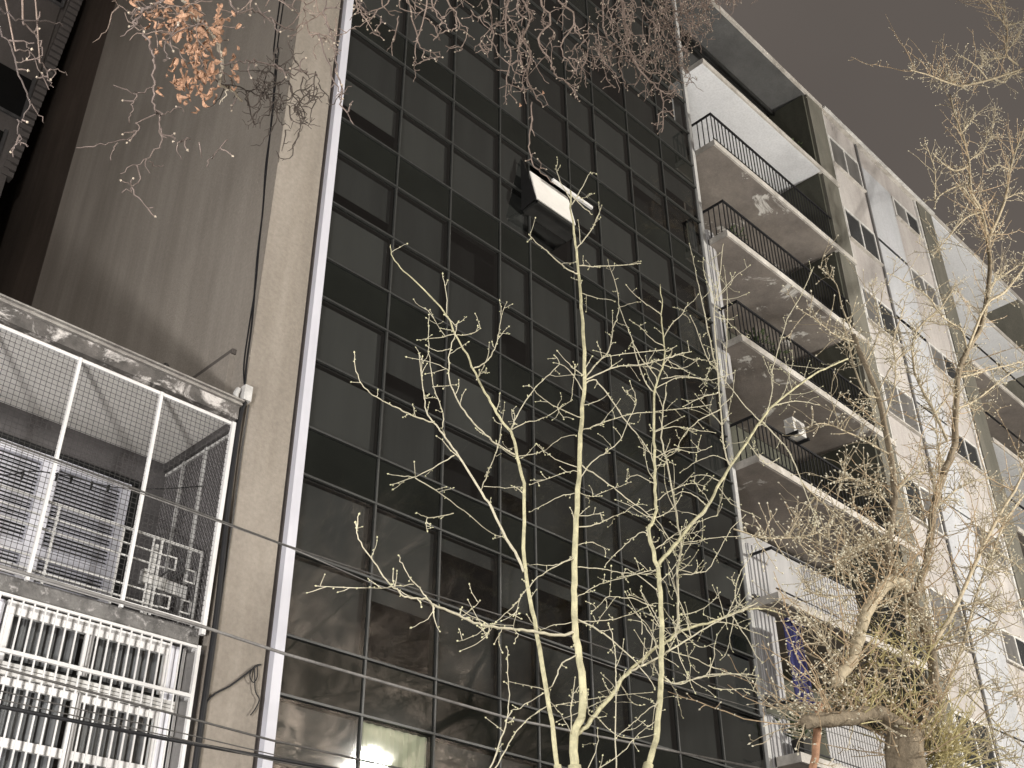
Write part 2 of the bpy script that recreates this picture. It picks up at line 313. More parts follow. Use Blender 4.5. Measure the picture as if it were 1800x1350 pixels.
# ---------------------------------------------------------------- cables down the side wall, box and pipe
def cable(name, pts, r, m, label, cat='cable', group=None, k=6, n=6):
    return solo(name, B().tube(spline(pts, n) if n > 1 else pts, r, r, k), m, label, cat, group, smooth=True)
cable('wall_cable', [(5.685,-0.06,8.6),(5.685,0.0,9.0),(5.685,0.02,9.7),(5.685,0.12,10.7),(5.685,0.15,11.4),(5.685,0.22,12.2),(5.685,0.31,13.5),(5.685,0.43,14.6),(5.685,0.58,16.0),(5.685,0.6,25.8)], 0.011, 'cable', 'thin black cable climbing the tan wall, outer one of the pair', group='cables on the tan wall')
cable('wall_cable', [(5.68,-0.05,8.64),(5.685,0.06,9.04),(5.685,0.07,9.6),(5.685,0.06,10.2),(5.685,0.12,10.9),(5.685,0.17,11.6),(5.685,0.26,12.4),(5.685,0.28,13.3),(5.685,0.39,14.7),(5.685,0.47,16.0),(5.685,0.5,25.8)], 0.009, 'cable', 'thin black cable climbing the tan wall and bulging beside its twin', group='cables on the tan wall')
cable('hanging_cable', [(5.72,-0.06,4.85),(5.75,-0.06,5.0),(5.83,-0.06,5.11),(5.98,-0.06,5.22),(6.13,-0.06,5.36),(6.22,-0.06,5.45),(6.28,-0.055,5.51),(6.33,-0.05,5.53)], 0.010, 'cable', 'dark cable tied to a hook on the tan pier')
cable('cable_loop', [(6.28,-0.06,5.50),(6.29,-0.07,5.39),(6.25,-0.07,5.32),(6.20,-0.07,5.38),(6.24,-0.07,5.47),(6.29,-0.06,5.25),(6.35,-0.06,5.17),(6.32,-0.06,5.07),(6.27,-0.06,4.99)], 0.006, 'cable', 'thin loose loop of wire dangling from the hook on the pier')
jb = thing('junction_box', 'small white junction box where the wall cables end above the barred house', 'junction box', (5.68, -0.06, 8.5))
part('box_body', B().box(5.64, 5.74, -0.13, -0.032, 8.46, 8.66), 'whitedirty', jb); part('conduit_elbow', B().tube(spline([(5.58,-0.06,8.44),(5.57,-0.06,8.52),(5.60,-0.06,8.60)],4), 0.035, 0.035, 8), 'whitedirty', jb, True)
cable('drain_pipe', [(5.69,-0.07,8.46),(5.66,-0.07,8.2),(5.665,-0.07,7.4),(5.70,-0.07,6.5),(5.72,-0.07,5.8),(5.72,-0.07,5.0),(5.72,-0.07,0.1)], 0.030, 'cable', 'black pipe running down the gap between house and tan pier', 'pipe', k=8)
cable('conduit', [(5.76,-0.055,8.46),(5.755,-0.05,7.9),(5.765,-0.05,7.1),(5.76,-0.05,6.0),(5.77,-0.05,0.1)], 0.012, 'cabled', 'thin dark conduit beside the black pipe on the pier', 'conduit')

# ---------------------------------------------------------------- barred house on the left
hs = thing('town_house', 'low house with caged balcony and barred white windows left of the tan wall', 'house', (2.0, 1.0, 0.0))
part('side_strip', B().box(5.50, 5.695, 0.02, 0.30, 0, 5.545), 'sidegrey', hs)
part('balcony_slab', B().box(-6, 5.60, 0.0, 1.5, 5.552, 5.73), 'conc', hs, label='rough grey slab under the caged balcony')
part('roof_slab', B().box(-6, 5.62, -0.10, 7.5, 8.19, 8.36), 'peel', hs, label='roof edge with peeling paint')
part('roof_moulding', B().box(-6, 5.635, -0.135, 7.5, 8.362, 8.385).box(-6, 5.63, -0.115, 7.5, 8.386, 8.41).box(-6, 5.645, -0.15, 7.5, 8.411, 8.43), 'corntop', hs)
part('balcony_ceiling', B().box(-6, 5.55, -0.02, 1.34, 8.150, 8.188), 'ceil', hs)
part('ceiling_beam', B().box(5.552, 5.62, -0.05, 1.34, 8.04, 8.188), 'greywall', hs)
part('back_wall', B().box(-6, 5.60, 1.34, 1.6, 5.732, 8.148), 'greywall', hs)
part('house_body', B().box(-6, 5.6, 1.62, 7.5, 0, 8.18), 'greywall', hs)
part('lower_wall', B().box(-6, 5.6, 0.32, 1.6, 0, 5.55), 'greywall', hs)
# balcony doors with louvred shutters
xd = [2.30, 3.25, 4.22, 5.17]
for i in range(3):
    x0, x1 = xd[i], xd[i+1]
    sh = part('louvre_shutter', B().box(x0, x0+0.10, 1.27, 1.335, 5.74, 7.70).box(x1-0.10, x1, 1.27, 1.335, 5.74, 7.70).box(x0+0.10, x1-0.10, 1.272, 1.333, 7.60, 7.70).box(x0+0.10, x1-0.10, 1.272, 1.333, 6.52, 6.64).box(x0+0.10, x1-0.10, 1.272, 1.333, 5.74, 5.84), 'lilac', hs)
    sl = B(); w = (x1 - x0) - 0.204; sl.v += [(0,-.012,0.0),(w,-.012,0.0),(w,.020,.034),(0,.020,.034),(0,-.006,-.004),(w,-.006,-.004),(w,.026,.030),(0,.026,.030)]; sl.f += [(0,1,2,3),(4,7,6,5),(0,4,5,1),(2,6,7,3),(0,3,7,4),(1,5,6,2)]
    me = mesh('slat', sl, 'lilac')
    for zz in [5.86 + 0.044*q for q in range(15)] + [6.66 + 0.044*q for q in range(21)]:
        inst('slat', me, sh, (x0 + 0.102, 1.30, zz))
    part('shutter_backing', B().box(x0+0.1, x1-0.1, 1.336, 1.339, 5.84, 7.6), 'black', hs)
part('door_head', B().box(2.2, 5.27, 1.25, 1.338, 7.702, 7.76), 'black', hs)
part('door_gap', B().box(5.172, 5.29, 1.30, 1.338, 5.74, 7.70), 'black', hs)
# wire cage of the balcony
cg = part('balcony_cage', B().box(2.0, 5.60, -0.075, -0.04, 5.735, 5.775), 'white', hs, label='white wire cage closing the balcony')
part('top_rail', B().box(2.0, 5.60, -0.075, -0.04, 8.11, 8.145), 'white', cg)
pm = mesh('cage_post', B().box(-0.016, 0.016, -0.085, -0.045, 5.70, 8.146), 'white')
for x in (2.80, 3.745, 4.685): inst('cage_post', pm, cg, (x, 0, 0))
part('cage_post', B().box(5.57, 5.615, -0.09, -0.035, 5.66, 8.147), 'white', cg)
for y in (0.45, 0.92): part('cage_post', B().box(5.575, 5.61, y-0.02, y+0.02, 5.74, 8.03), 'whitedirty', cg)
part('side_rail', B().box(5.58, 5.605, -0.03, 1.33, 7.985, 8.02), 'whitedirty', cg); part('side_rail', B().box(5.58, 5.605, -0.03, 1.33, 5.74, 5.775), 'whitedirty', cg)
wm = B(); st = 0.0555; x = 2.03
while x < 5.57: wm.box(x-0.0022, x+0.0022, -0.061, -0.058, 5.775, 8.11); x += st
z = 5.80
while z < 8.11: wm.box(2.0, 5.57, -0.0575, -0.0545, z-0.0022, z+0.0022); z += st
o = part('wire_mesh', wm, 'wiredark', cg); o['kind'] = 'stuff'
wm = B(); a = -2.4
while a < 2.5:
    for sgn in (1, -1):
        y0, z0, y1, z1 = -0.03, 5.78 + (a + 1.2), 1.33, 5.78 + (a + 1.2) + 1.36*1.7
        if sgn < 0: z0, z1 = z1, z0
        def cl(y0, z0, y1, z1):
            lo, hi = 5.78, 7.98; pts = []
            for (ya, za, yb, zb) in ((y0,z0,y1,z1),):
                t0, t1 = 0.0, 1.0; dz = zb - za
                for lim, sg in ((lo, 1), (hi, -1)):
                    if dz != 0:
                        t = (lim - za) / dz
                        if (sg > 0 and dz > 0) or (sg < 0 and dz < 0): t0 = max(t0, t)
                        else: t1 = min(t1, t)
                if t1 > t0: pts = [(ya + (yb-ya)*t0, za + dz*t0), (ya + (yb-ya)*t1, za + dz*t1)]
            return pts
        q = cl(y0, z0, y1, z1)
        if q: wm.tube([(5.592, q[0][0], q[0][1]), (5.592, q[1][0], q[1][1])], 0.003, 0.003, 3, False)
    a += 0.09
part('shade_board', B().box(5.603, 5.625, 0.0, 1.34, 5.74, 8.03), 'greywall', hs)  # board added to darken the gap behind the side mesh
o = part('side_mesh', wm, 'wire', cg); o['kind'] = 'stuff'
# inner iron balustrade with square scrolls
rl = part('balustrade', B().box(2.0, 5.53, 0.04, 0.06, 6.555, 6.58), 'whitedirty', hs, label='pale iron balustrade with square scrolls behind the cage')
for zz in (6.41, 6.28, 5.99, 5.86): part('rail', B().box(2.0, 5.12, 0.043, 0.057, zz-0.008, zz+0.008), 'whitedirty', rl)
for x in (3.0, 3.93, 4.62, 4.96, 5.05, 5.52): part('baluster', B().box(x-0.010, x+0.010, 0.041, 0.059, 5.75, 6.553), 'whitedirty', rl)
def scroll(x, z, w, h):
    part('scroll', B().box(x, x+w, 0.042, 0.058, z, z+0.014).box(x, x+w, 0.042, 0.058, z+h, z+h+0.014).box(x+w, x+w+0.014, 0.042, 0.058, z, z+h+0.014), 'whitedirty', rl)
scroll(5.13, 6.28, 0.10, 0.13); scroll(5.13, 5.86, 0.10, 0.13); scroll(5.36, 6.20, 0.11, 0.13); scroll(5.36, 5.87, 0.11, 0.13)
# lower barred window
wn = part('lower_window', B().box(3.66, 5.31, 0.02, 0.07, 5.40, 5.52).box(3.66, 3.74, 0.022, 0.07, 3.3, 5.398).box(4.445, 4.475, 0.022, 0.07, 3.3, 5.398).box(4.495, 4.525, 0.022, 0.07, 3.3, 5.398).box(5.27, 5.31, 0.022, 0.07, 3.3, 5.398).box(3.742, 4.443, 0.024, 0.068, 4.25, 4.33).box(4.527, 5.268, 0.024, 0.068, 4.25, 4.33).box(3.742, 4.443, 0.024, 0.068, 4.77, 4.84).box(4.527, 5.268, 0.024, 0.068, 4.77, 4.84), 'white', hs, label='tall white window behind bars')
part('blind_box', B().box(3.58, 5.44, -0.02, 0.018, 4.845, 4.955), 'whitedirty', wn)
part('blind_box_strip', B().box(3.58, 5.44, -0.026, -0.021, 4.88, 4.885).box(3.58, 5.44, -0.026, -0.021, 4.915, 4.92), 'sidegrey', wn)
part('dark_gap', B().box(3.75, 5.27, 0.0, 0.02, 4.957, 4.99), 'black', wn)
part('folded_shutter', B().box(3.40, 3.47, 0.0, 0.05, 3.3, 5.5).box(3.48, 3.55, 0.0, 0.05, 3.3, 5.5).box(3.56, 3.63, 0.0, 0.05, 3.3, 5.5), 'lilac', wn)
part('folded_shutter', B().box(5.32, 5.36, 0.0, 0.05, 3.3, 5.5).box(5.37, 5.41, 0.0, 0.05, 3.3, 5.5), 'lilac', wn)
part('window_glass', B().quad((3.74,0.045,3.3),(4.445,0.045,3.3),(4.445,0.045,5.4),(3.74,0.045,5.4)).quad((4.525,0.045,3.3),(5.27,0.045,3.3),(5.27,0.045,5.4),(4.525,0.045,5.4)), 'clear', wn)
for (xa, xb, ph) in ((3.74, 4.45, 0.3), (4.52, 5.28, 1.9), (2.3, 3.4, 0.9)):
    cb = B(); n = 90
    for q in range(n):
        f = lambda t: 0.17 + 0.028*math.sin(t*47+ph) + 0.016*math.sin(t*83+2*ph)
        t0, t1 = q/n, (q+1)/n; cb.quad((xa+(xb-xa)*t0, f(t0), 3.3), (xa+(xb-xa)*t1, f(t1), 3.3), (xa+(xb-xa)*t1, f(t1), 5.44), (xa+(xb-xa)*t0, f(t0), 5.44))
    part('curtain', cb, 'curtain', wn, True)
gr = part('window_grille', B().box(2.2, 5.575, -0.10, -0.075, 5.50, 5.525).box(2.2, 5.575, -0.105, -0.070, 5.005, 5.04).box(2.2, 5.575, -0.10, -0.075, 3.60, 3.63), 'white', hs, label='white bars over the lower window')
gm = mesh('grille_bar', B().box(-0.0065, 0.0065, -0.095, -0.080, 3.3, 5.50), 'white')
x = 2.25
while x < 5.40:
    inst('grille_bar', gm, gr, (x, 0, 0)); x += 0.1075
part('grille_end', B().box(5.545, 5.58, -0.107, -0.065, 3.3, 5.53).box(5.55, 5.575, -0.064, 0.02, 5.49, 5.525).box(5.55, 5.575, -0.064, 0.02, 5.0, 5.03).box(5.55, 5.575, -0.064, 0.02, 4.2, 4.23).box(5.455, 5.475, -0.01, 0.015, 3.3, 5.5), 'white', gr)
part('dark_reveal', B().box(5.42, 5.50, 0.02, 0.28, 3.3, 5.50), 'black', wn)
part('left_frame', B().box(2.2, 2.3, 0.02, 0.07, 3.3, 5.5).box(2.2, 3.4, 0.021, 0.069, 5.40, 5.5), 'white', wn)
# things kept on the caged balcony
cable('clothes_line', [(2.6,0.30,6.62),(3.4,0.30,6.80),(3.64,0.30,6.93),(3.98,0.30,7.02),(4.53,0.30,7.08),(5.10,0.3,7.27),(5.53,0.30,7.46)], 0.006, 'cable', 'black clothes line sagging across the caged balcony', 'clothes line')
pgm = mesh('clothes_peg', B().box(-0.008, 0.008, -0.010, 0.010, -0.075, 0.012).box(-0.014, 0.014, -0.004, 0.004, -0.02, 0.0), 'black')
for i, (x, zz, lb) in enumerate(((3.60,6.90,'dark peg at the sagging left part of the clothes line'),(3.93,7.01,'dark peg clipped left of the second cage post'),(4.08,7.03,'dark peg clipped just right of the second cage post'),(4.30,7.05,'dark peg on the middle of the clothes line'),(4.48,7.075,'dark peg nearest the third cage post'))):
    o = bpy.data.objects.new('clothes_peg', pgm); COL.objects.link(o); o.location = (x, 0.30, zz); o['label'] = lb; o['category'] = 'clothes peg'; o['group'] = 'pegs on the clothes line'
bx = thing('slatted_bench', 'white slatted plastic bench leaning inside the right end of the caged balcony', 'bench', (5.3, 0.25, 5.75))
for q in range(10):
    x = 5.10 + q*0.042; part('slat', B().box(x, x+0.034, 0.24, 0.27, 6.13 - q*0.002, 6.26 - q*0.002), 'whitedirty', bx)
part('end_cap', B().box(4.99, 5.096, 0.22, 0.29, 6.14, 6.29), 'whitedirty', bx); part('leg', B().box(5.09, 5.12, 0.25, 0.28, 5.74, 6.60), 'whitedirty', bx); part('leg', B().box(5.22, 5.245, 0.25, 0.28, 5.74, 6.13), 'sidegrey', bx); part('leg', B().box(5.44, 5.465, 0.25, 0.28, 5.74, 6.11), 'sidegrey', bx)
rk = thing('folding_rack', 'dark folding rack with crossed legs leaning behind the slatted bench', 'rack', (5.4, 0.45, 5.75))
part('leg', B().tube([(5.12,0.45,6.15),(5.5,0.40,6.60)], 0.012), 'pole', rk); part('leg', B().tube([(5.18,0.45,6.12),(5.55,0.40,6.50)], 0.012), 'pole', rk); part('leg', B().tube([(5.2,0.5,5.75),(5.42,0.42,6.15)], 0.012), 'pole', rk)
pg = thing('roof_bird', 'small dark pigeon resting on the edge of the house roof', 'bird', (4.62, 0.0, 8.43))
bb = B(); bb.tube([(4.50,0.0,8.465),(4.54,0,8.475),(4.60,0,8.485),(4.66,0,8.50),(4.69,0,8.525)], [0.012,0.03,0.045,0.035,0.02], None, 8); part('body', bb, 'pot', pg, True)
part('head', B().tube([(4.68,0,8.52),(4.70,0,8.545),(4.72,0,8.55),(4.745,0,8.545)], [0.018,0.024,0.018,0.004], None, 8), 'pot', pg, True)

# ---------------------------------------------------------------- dark block far behind
bk = thing('rear_building', 'dim grey block with black windows behind, at the far upper left', 'building', (0.0, 17, 0))
part('wall', B().box(-14, 6.15, 14, 22, 0, 40), 'back', bk)
tm = mesh('corner_brick', B().box(0, 0.30, -0.02, 0.22, 0, 0.16), 'back')
for q in range(46):
    z = 21.6 + q*0.24; inst('corner_brick', tm, bk, (6.16 - 0.02 + 0.018*q*0.7 - 0.15, 13.98, z))
part('overhang', B().box(6.152, 6.4, 14.1, 22, 25.5, 40), 'back', bk)
for (x0, x1, z0, z1) in ((4.95,6.02,23.55,24.95),(4.2,5.75,21.1,22.85),(5.0,6.12,28.15,30.0),(2.9,4.1,23.5,24.9)):
    w = part('window', B().box(x0, x1, 13.96, 13.998, z0, z1), 'black', bk)
    part('window_frame', B().box(x0-0.09, x0-0.002, 13.93, 13.998, z0-0.09, z1+0.09).box(x1+0.002, x1+0.09, 13.93, 13.998, z0-0.09, z1+0.09).box(x0-0.001, x1+0.001, 13.93, 13.998, z0-0.09, z0-0.002), 'sidegrey', w)

# ---------------------------------------------------------------- balcony building on the right
rb = thing('balcony_building', 'pale apartment block with stacked balconies right of the dark glass', 'building', (25, 5, 0))
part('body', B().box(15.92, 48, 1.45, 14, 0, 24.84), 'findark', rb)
part('roof_slab', B().box(15.92, 28.2, -0.52, 14, 24.86, 25.0), 'slabedge', rb, label='thin pale roof edge')
part('roof_soffit', B().box(15.93, 21.08, -0.46, 1.4, 24.83, 24.858), 'soffdark', rb)
part('soffit_beam', B().box(15.93, 21.08, 0.48, 0.52, 24.70, 24.828).box(15.93, 21.08, 0.66, 0.70, 24.74, 24.828), 'alud', rb)
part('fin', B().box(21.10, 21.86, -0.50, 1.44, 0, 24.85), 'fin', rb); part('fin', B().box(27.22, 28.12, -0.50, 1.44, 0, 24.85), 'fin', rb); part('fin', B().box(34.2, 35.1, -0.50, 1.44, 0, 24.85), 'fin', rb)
part('fin_shade', B().box(21.02, 21.098, -0.42, 1.44, 0, 24.82), 'findark', rb)  # dark sheet: shade of the fin's unlit side put into the colour
part('render_wall', B().box(21.862, 27.218, -0.42, 1.44, 0, 24.85), 'pinkwhite', rb); part('render_wall', B().box(35.102, 48, -0.42, 1.44, 0, 24.85), 'pinkwhite', rb)
part('drain_pipe', B().tube([(23.70,-0.46,0),(23.70,-0.46,24.8)], 0.03, 0.03, 6), 'sidegrey', rb)
part('white_edge_strip', B().box(21.868, 21.96, -0.47, -0.425, 0, 24.84), 'whitedirty', rb); part('white_edge_strip', B().box(27.10, 27.20, -0.47, -0.425, 0, 24.84), 'whitedirty', rb)
part('parapet_trim', B().box(21.9, 28.2, -0.60, -0.525, 24.88, 24.93), 'whitedirty', rb)
SL = [22.10, 19.50, 16.92, 14.28, 11.62, 8.96, 6.30, 3.64]
balm = mesh('baluster', B().box(-0.009, 0.009, -0.009, 0.009, 0, 0.80), 'iron')
slatm = mesh('screen_slat', B().box(-0.030, 0.030, -0.008, 0.008, 0, 0.78), 'corr')
for n, zs in enumerate(SL):
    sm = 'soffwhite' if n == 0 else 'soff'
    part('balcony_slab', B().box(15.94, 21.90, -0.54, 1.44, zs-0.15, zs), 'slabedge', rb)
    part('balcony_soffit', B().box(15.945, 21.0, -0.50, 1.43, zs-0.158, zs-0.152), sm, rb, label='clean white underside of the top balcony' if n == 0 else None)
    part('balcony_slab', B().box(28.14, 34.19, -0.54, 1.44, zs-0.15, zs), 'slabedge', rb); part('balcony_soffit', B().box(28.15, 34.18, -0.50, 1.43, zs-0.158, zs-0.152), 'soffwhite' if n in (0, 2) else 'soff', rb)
    if n > 0:
        rlg = part('railing', B().box(15.95, 20.98, -0.535, -0.495, zs+0.80, zs+0.84).box(15.95, 20.98, -0.525, -0.505, zs+0.06, zs+0.08).box(15.95, 15.99, -0.494, 0.6, zs+0.80, zs+0.84), 'iron', rb)
        if n in (1, 2, 3, 4):
            x = 15.97
            while x < 20.95: inst('baluster', balm, rlg, (x, -0.515, zs+0.005)); x += 0.135
            for y in (-0.40, -0.27, -0.14): inst('baluster', balm, rlg, (15.97, y, zs+0.005))
        else:
            x = 16.9
            while x < (18.7 if n == 5 else 20.95): inst('screen_slat', slatm, rlg, (x, -0.515, zs+0.01)); x += 0.088
            while x < 20.95: inst('baluster', balm, rlg, (x, -0.515, zs+0.005)); x += 0.135
        part('railing', B().box(28.2, 34.1, -0.535, -0.495, zs+0.80, zs+0.84), 'iron', rb)
    # windows of the middle wall
    za = zs + 0.93
    for (x0, x1, z0, z1) in ((22.08, 23.55, za, za+0.95), (25.55, 26.95, za+0.25, za+0.92), (36.0, 37.6, za, za+0.95), (39, 40.6, za, za+.95)):
        f = part('window', B().box(x0-0.06, x1+0.06, -0.455, -0.423, z1, z1+0.06).box(x0-0.06, x1+0.06, -0.455, -0.423, z0-0.06, z0).box(x0-0.06, x0, -0.456, -0.423, z0, z1).box(x1, x1+0.06, -0.456, -0.423, z0, z1).box((x0+x1)/2-0.03, (x0+x1)/2+0.03, -0.456, -0.423, z0, z1), 'whitedirty', rb)
        part('sill', B().box(x0-0.1, x1+0.1, -0.50, -0.424, z0-0.10, z0-0.062), 'slabedge', f); part('pane', B().box(x0, (x0+x1)/2-0.03, -0.435, -0.424, z0, z1), rg.choice(('winglass', 'winglass2')), f); part('pane', B().box((x0+x1)/2+0.03, x1, -0.435, -0.424, z0, z1), rg.choice(('winglass', 'winglass', 'winglass2')), f)
    part('wall_panel', B().box(23.80, 25.42, -0.44, -0.422, zs-0.75, zs+1.95), 'bluegrey', rb)
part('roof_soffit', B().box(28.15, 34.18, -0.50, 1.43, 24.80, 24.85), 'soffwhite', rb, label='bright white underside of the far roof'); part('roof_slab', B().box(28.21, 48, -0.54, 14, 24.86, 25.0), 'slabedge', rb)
# ribbed white wall strip beside the tower
for z0, z1 in ((13.5, 17.2), (9.05, 10.0), (7.30, 8.78), (5.6, 6.98)):
    wdt = 0.28 if z0 > 12 else 0.56
    sp = part('ribbed_strip', B().box(15.91, 15.92+wdt, -0.06, 0.2, z0, z1), 'corr', rb)
    q = 0
    while 15.94 + q*0.12 < 15.92+wdt-0.02:
        part('rib', B().box(15.94+q*0.12, 15.94+q*0.12+0.07, -0.085, -0.061, z0, z1), 'corr', sp); q += 1
part('backing_shutter', B().box(17.0, 20.9, 1.30, 1.44, 9.0, 11.4), 'corr', rb)
# things on its balconies
ac = thing('air_conditioner', 'white air conditioner box on the fourth balcony down behind branches', 'air conditioner', (17.25, -0.5, 12.46))
part('casing', B().box(17.02, 17.44, -0.74, -0.545, 12.46, 12.78), 'whitedirty', ac); part('fan_grille', B().tube([(17.2,-0.746,12.62),(17.2,-0.752,12.62)], 0.115, 0.11, 16), 'sidegrey', ac)
part('bracket', B().box(17.02, 17.06, -0.80, -0.54, 12.40, 12.458), 'iron', ac); part('bracket', B().box(17.42, 17.46, -0.80, -0.54, 12.40, 12.458), 'iron', ac)
bl = thing('blue_blanket', 'long blue blanket hanging from a low balcony beside the dark glass', 'blanket', (16.25, -0.56, 7.1))
cb = B(); n = 30
for q in range(n):
    f = lambda t: -0.58 + 0.035*math.sin(t*17) + .02*math.sin(t*31+1) ; t0, t1 = q/n, (q+1)/n
    for r_ in range(6):
        za, zb = 7.05 + 1.40*r_/6, 7.05 + 1.40*(r_+1)/6; w0 = 0.5 - 0.012*r_
        cb.quad((16.0 + w0*t0, f(t0)+0.008*r_, za), (16.0 + w0*t1, f(t1)+0.008*r_, za), (16.0 + w0*t1, f(t1)+0.008*(r_+1), zb), (16.0 + w0*t0, f(t0)+0.008*(r_+1), zb))
part('cloth', cb, 'blue', bl, True)
part('fold', B().box(15.99, 16.48, -0.62, -0.47, 8.45, 8.49), 'blue', bl)
def plant(x, y, z, s, label, seed):
    r = random.Random(seed); t = thing('potted_plant', label, 'plant', (x, y, z), 'plants on the balconies')
    part('pot', B().tube([(x,y,z),(x,y,z+0.2*s)], 0.08*s, 0.11*s, 8), 'pot', t)
    b = B()
    for i in range(90):
        a = r.uniform(0, 6.28); e = r.uniform(0.1, 1.4); l = r.uniform(.1, .34)*s; d = Vector((math.cos(a)*math.cos(e), math.sin(a)*math.cos(e), math.sin(e)))
        p = Vector((x, y, z+0.2*s)) + d*l; w = d.cross(Vector((0,0,1))).normalized()*0.02*s
        b.quad(tuple(p-w), tuple(p+d*0.05*s), tuple(p+w), tuple(p-d*0.05*s))
    part('foliage', b, 'plant', t)
plant(16.55, -0.3, 16.92, 1.0, 'dark bushy plant behind the second railing beside the glass', 1); plant(16.9, -0.3, 14.28, 1.3, 'bushy plant behind the third railing near the glass', 2); plant(17.6, -0.3, 14.28, 1.0, 'smaller plant behind the third railing, farther along', 3)
plant(20.1, -0.3, 22.10, 0.8, 'tuft of plant on the top balcony edge near the fin', 4); plant(20.6, -0.3, 22.10, 0.6, 'small tuft on the top balcony edge beside the fin', 5); plant(16.4, -0.3, 6.30, 1.5, 'dark plant on the lowest visible balcony', 6)
an = solo('roof_aerial', B().tube([(22.6,0.2,25.0),(22.6,0.2,25.55)], 0.02, 0.012, 6), 'cable', 'short thin aerial standing on the pale roof edge', 'aerial')

# ---------------------------------------------------------------- building across the road (seen in the glass)
ob = thing('opposite_building', 'plain low building across the road facing the tower', 'building', (48, -20, 0))
part('wall', B().box(37, 60, -28, -15, 0, 12.2), 'back', ob)
for i in range(6):
    for j in range(3): part('window', B().box(38.5+i*3.6, 40.2+i*3.6, -15.0, -14.96, 1.6+j*3.6, 3.4+j*3.6), 'winglass', ob)
ob2 = thing('opposite_building', 'plain three storey house behind the camera across the road', 'building', (3, -36, 0))
part('wall', B().box(-14, 20, -40, -32, 0, 9.0), 'back', ob2)
for i in range(8):
    for j in range(2): part('window', B().box(-12+i*4, -10.2+i*4, -32.0, -31.96, 1.6+j*3.6, 3.4+j*3.6), 'winglass', ob2)

# ---------------------------------------------------------------- cables across the street
def span(pts, r, m, label):
    # continue both ends beyond the view to the poles up the road
    a, b_ = Vector(pts[0]), Vector(pts[-1]); P = [(-30, pts[0][1], pts[0][2]+0.5), (-14, pts[0][1], pts[0][2]+0.12)] + list(pts) + [(24, pts[-1][1], pts[-1][2]+0.35), (44, pts[-1][1], pts[-1][2]+1.2)]
    cable('overhead_cable', P, r, m, label, group='overhead cables along the street', n=1)
span([(2.66,-3.0,3.68),(3.76,-3.0,3.70),(5.10,-3.0,3.74)], 0.0125, 'cable', 'thick black cable, lowest across the barred windows')
span([(2.64,-2.9,3.94),(4.69,-2.9,3.88),(5.88,-2.9,3.89)], 0.008, 'cabled', 'thin dark cable just above the thick black one')
span([(3.39,-2.7,5.53),(4.73,-2.7,5.51),(6.35,-2.7,5.54),(8.19,-2.7,5.62)], 0.008, 'cabled', 'topmost thin cable passing the caged balcony and crossing the white strip')
span([(4.10,-2.6,4.69),(4.91,-2.6,4.66),(7.47,-2.6,4.66),(11.46,-2.6,4.91)], 0.0125, 'cableg', 'thick pale grey cable sloping across the lower glass')
span([(5.12,-2.2,5.77),(5.99,-2.2,5.71),(9.68,-2.2,5.72),(12.36,-2.2,5.84)], 0.005, 'cableg', 'thin pale wire running low across the dark glass behind the slender tree')
span([(2.60,-3.1,3.74),(3.76,-3.1,3.73),(4.67,-3.1,3.72)], 0.004, 'cabled', 'hair thin wire just over the thick black cable, upper of two')
span([(2.57,-3.2,3.66),(3.71,-3.2,3.66),(4.51,-3.2,3.65)], 0.004, 'cabled', 'hair thin wire just over the thick black cable, lower of two')

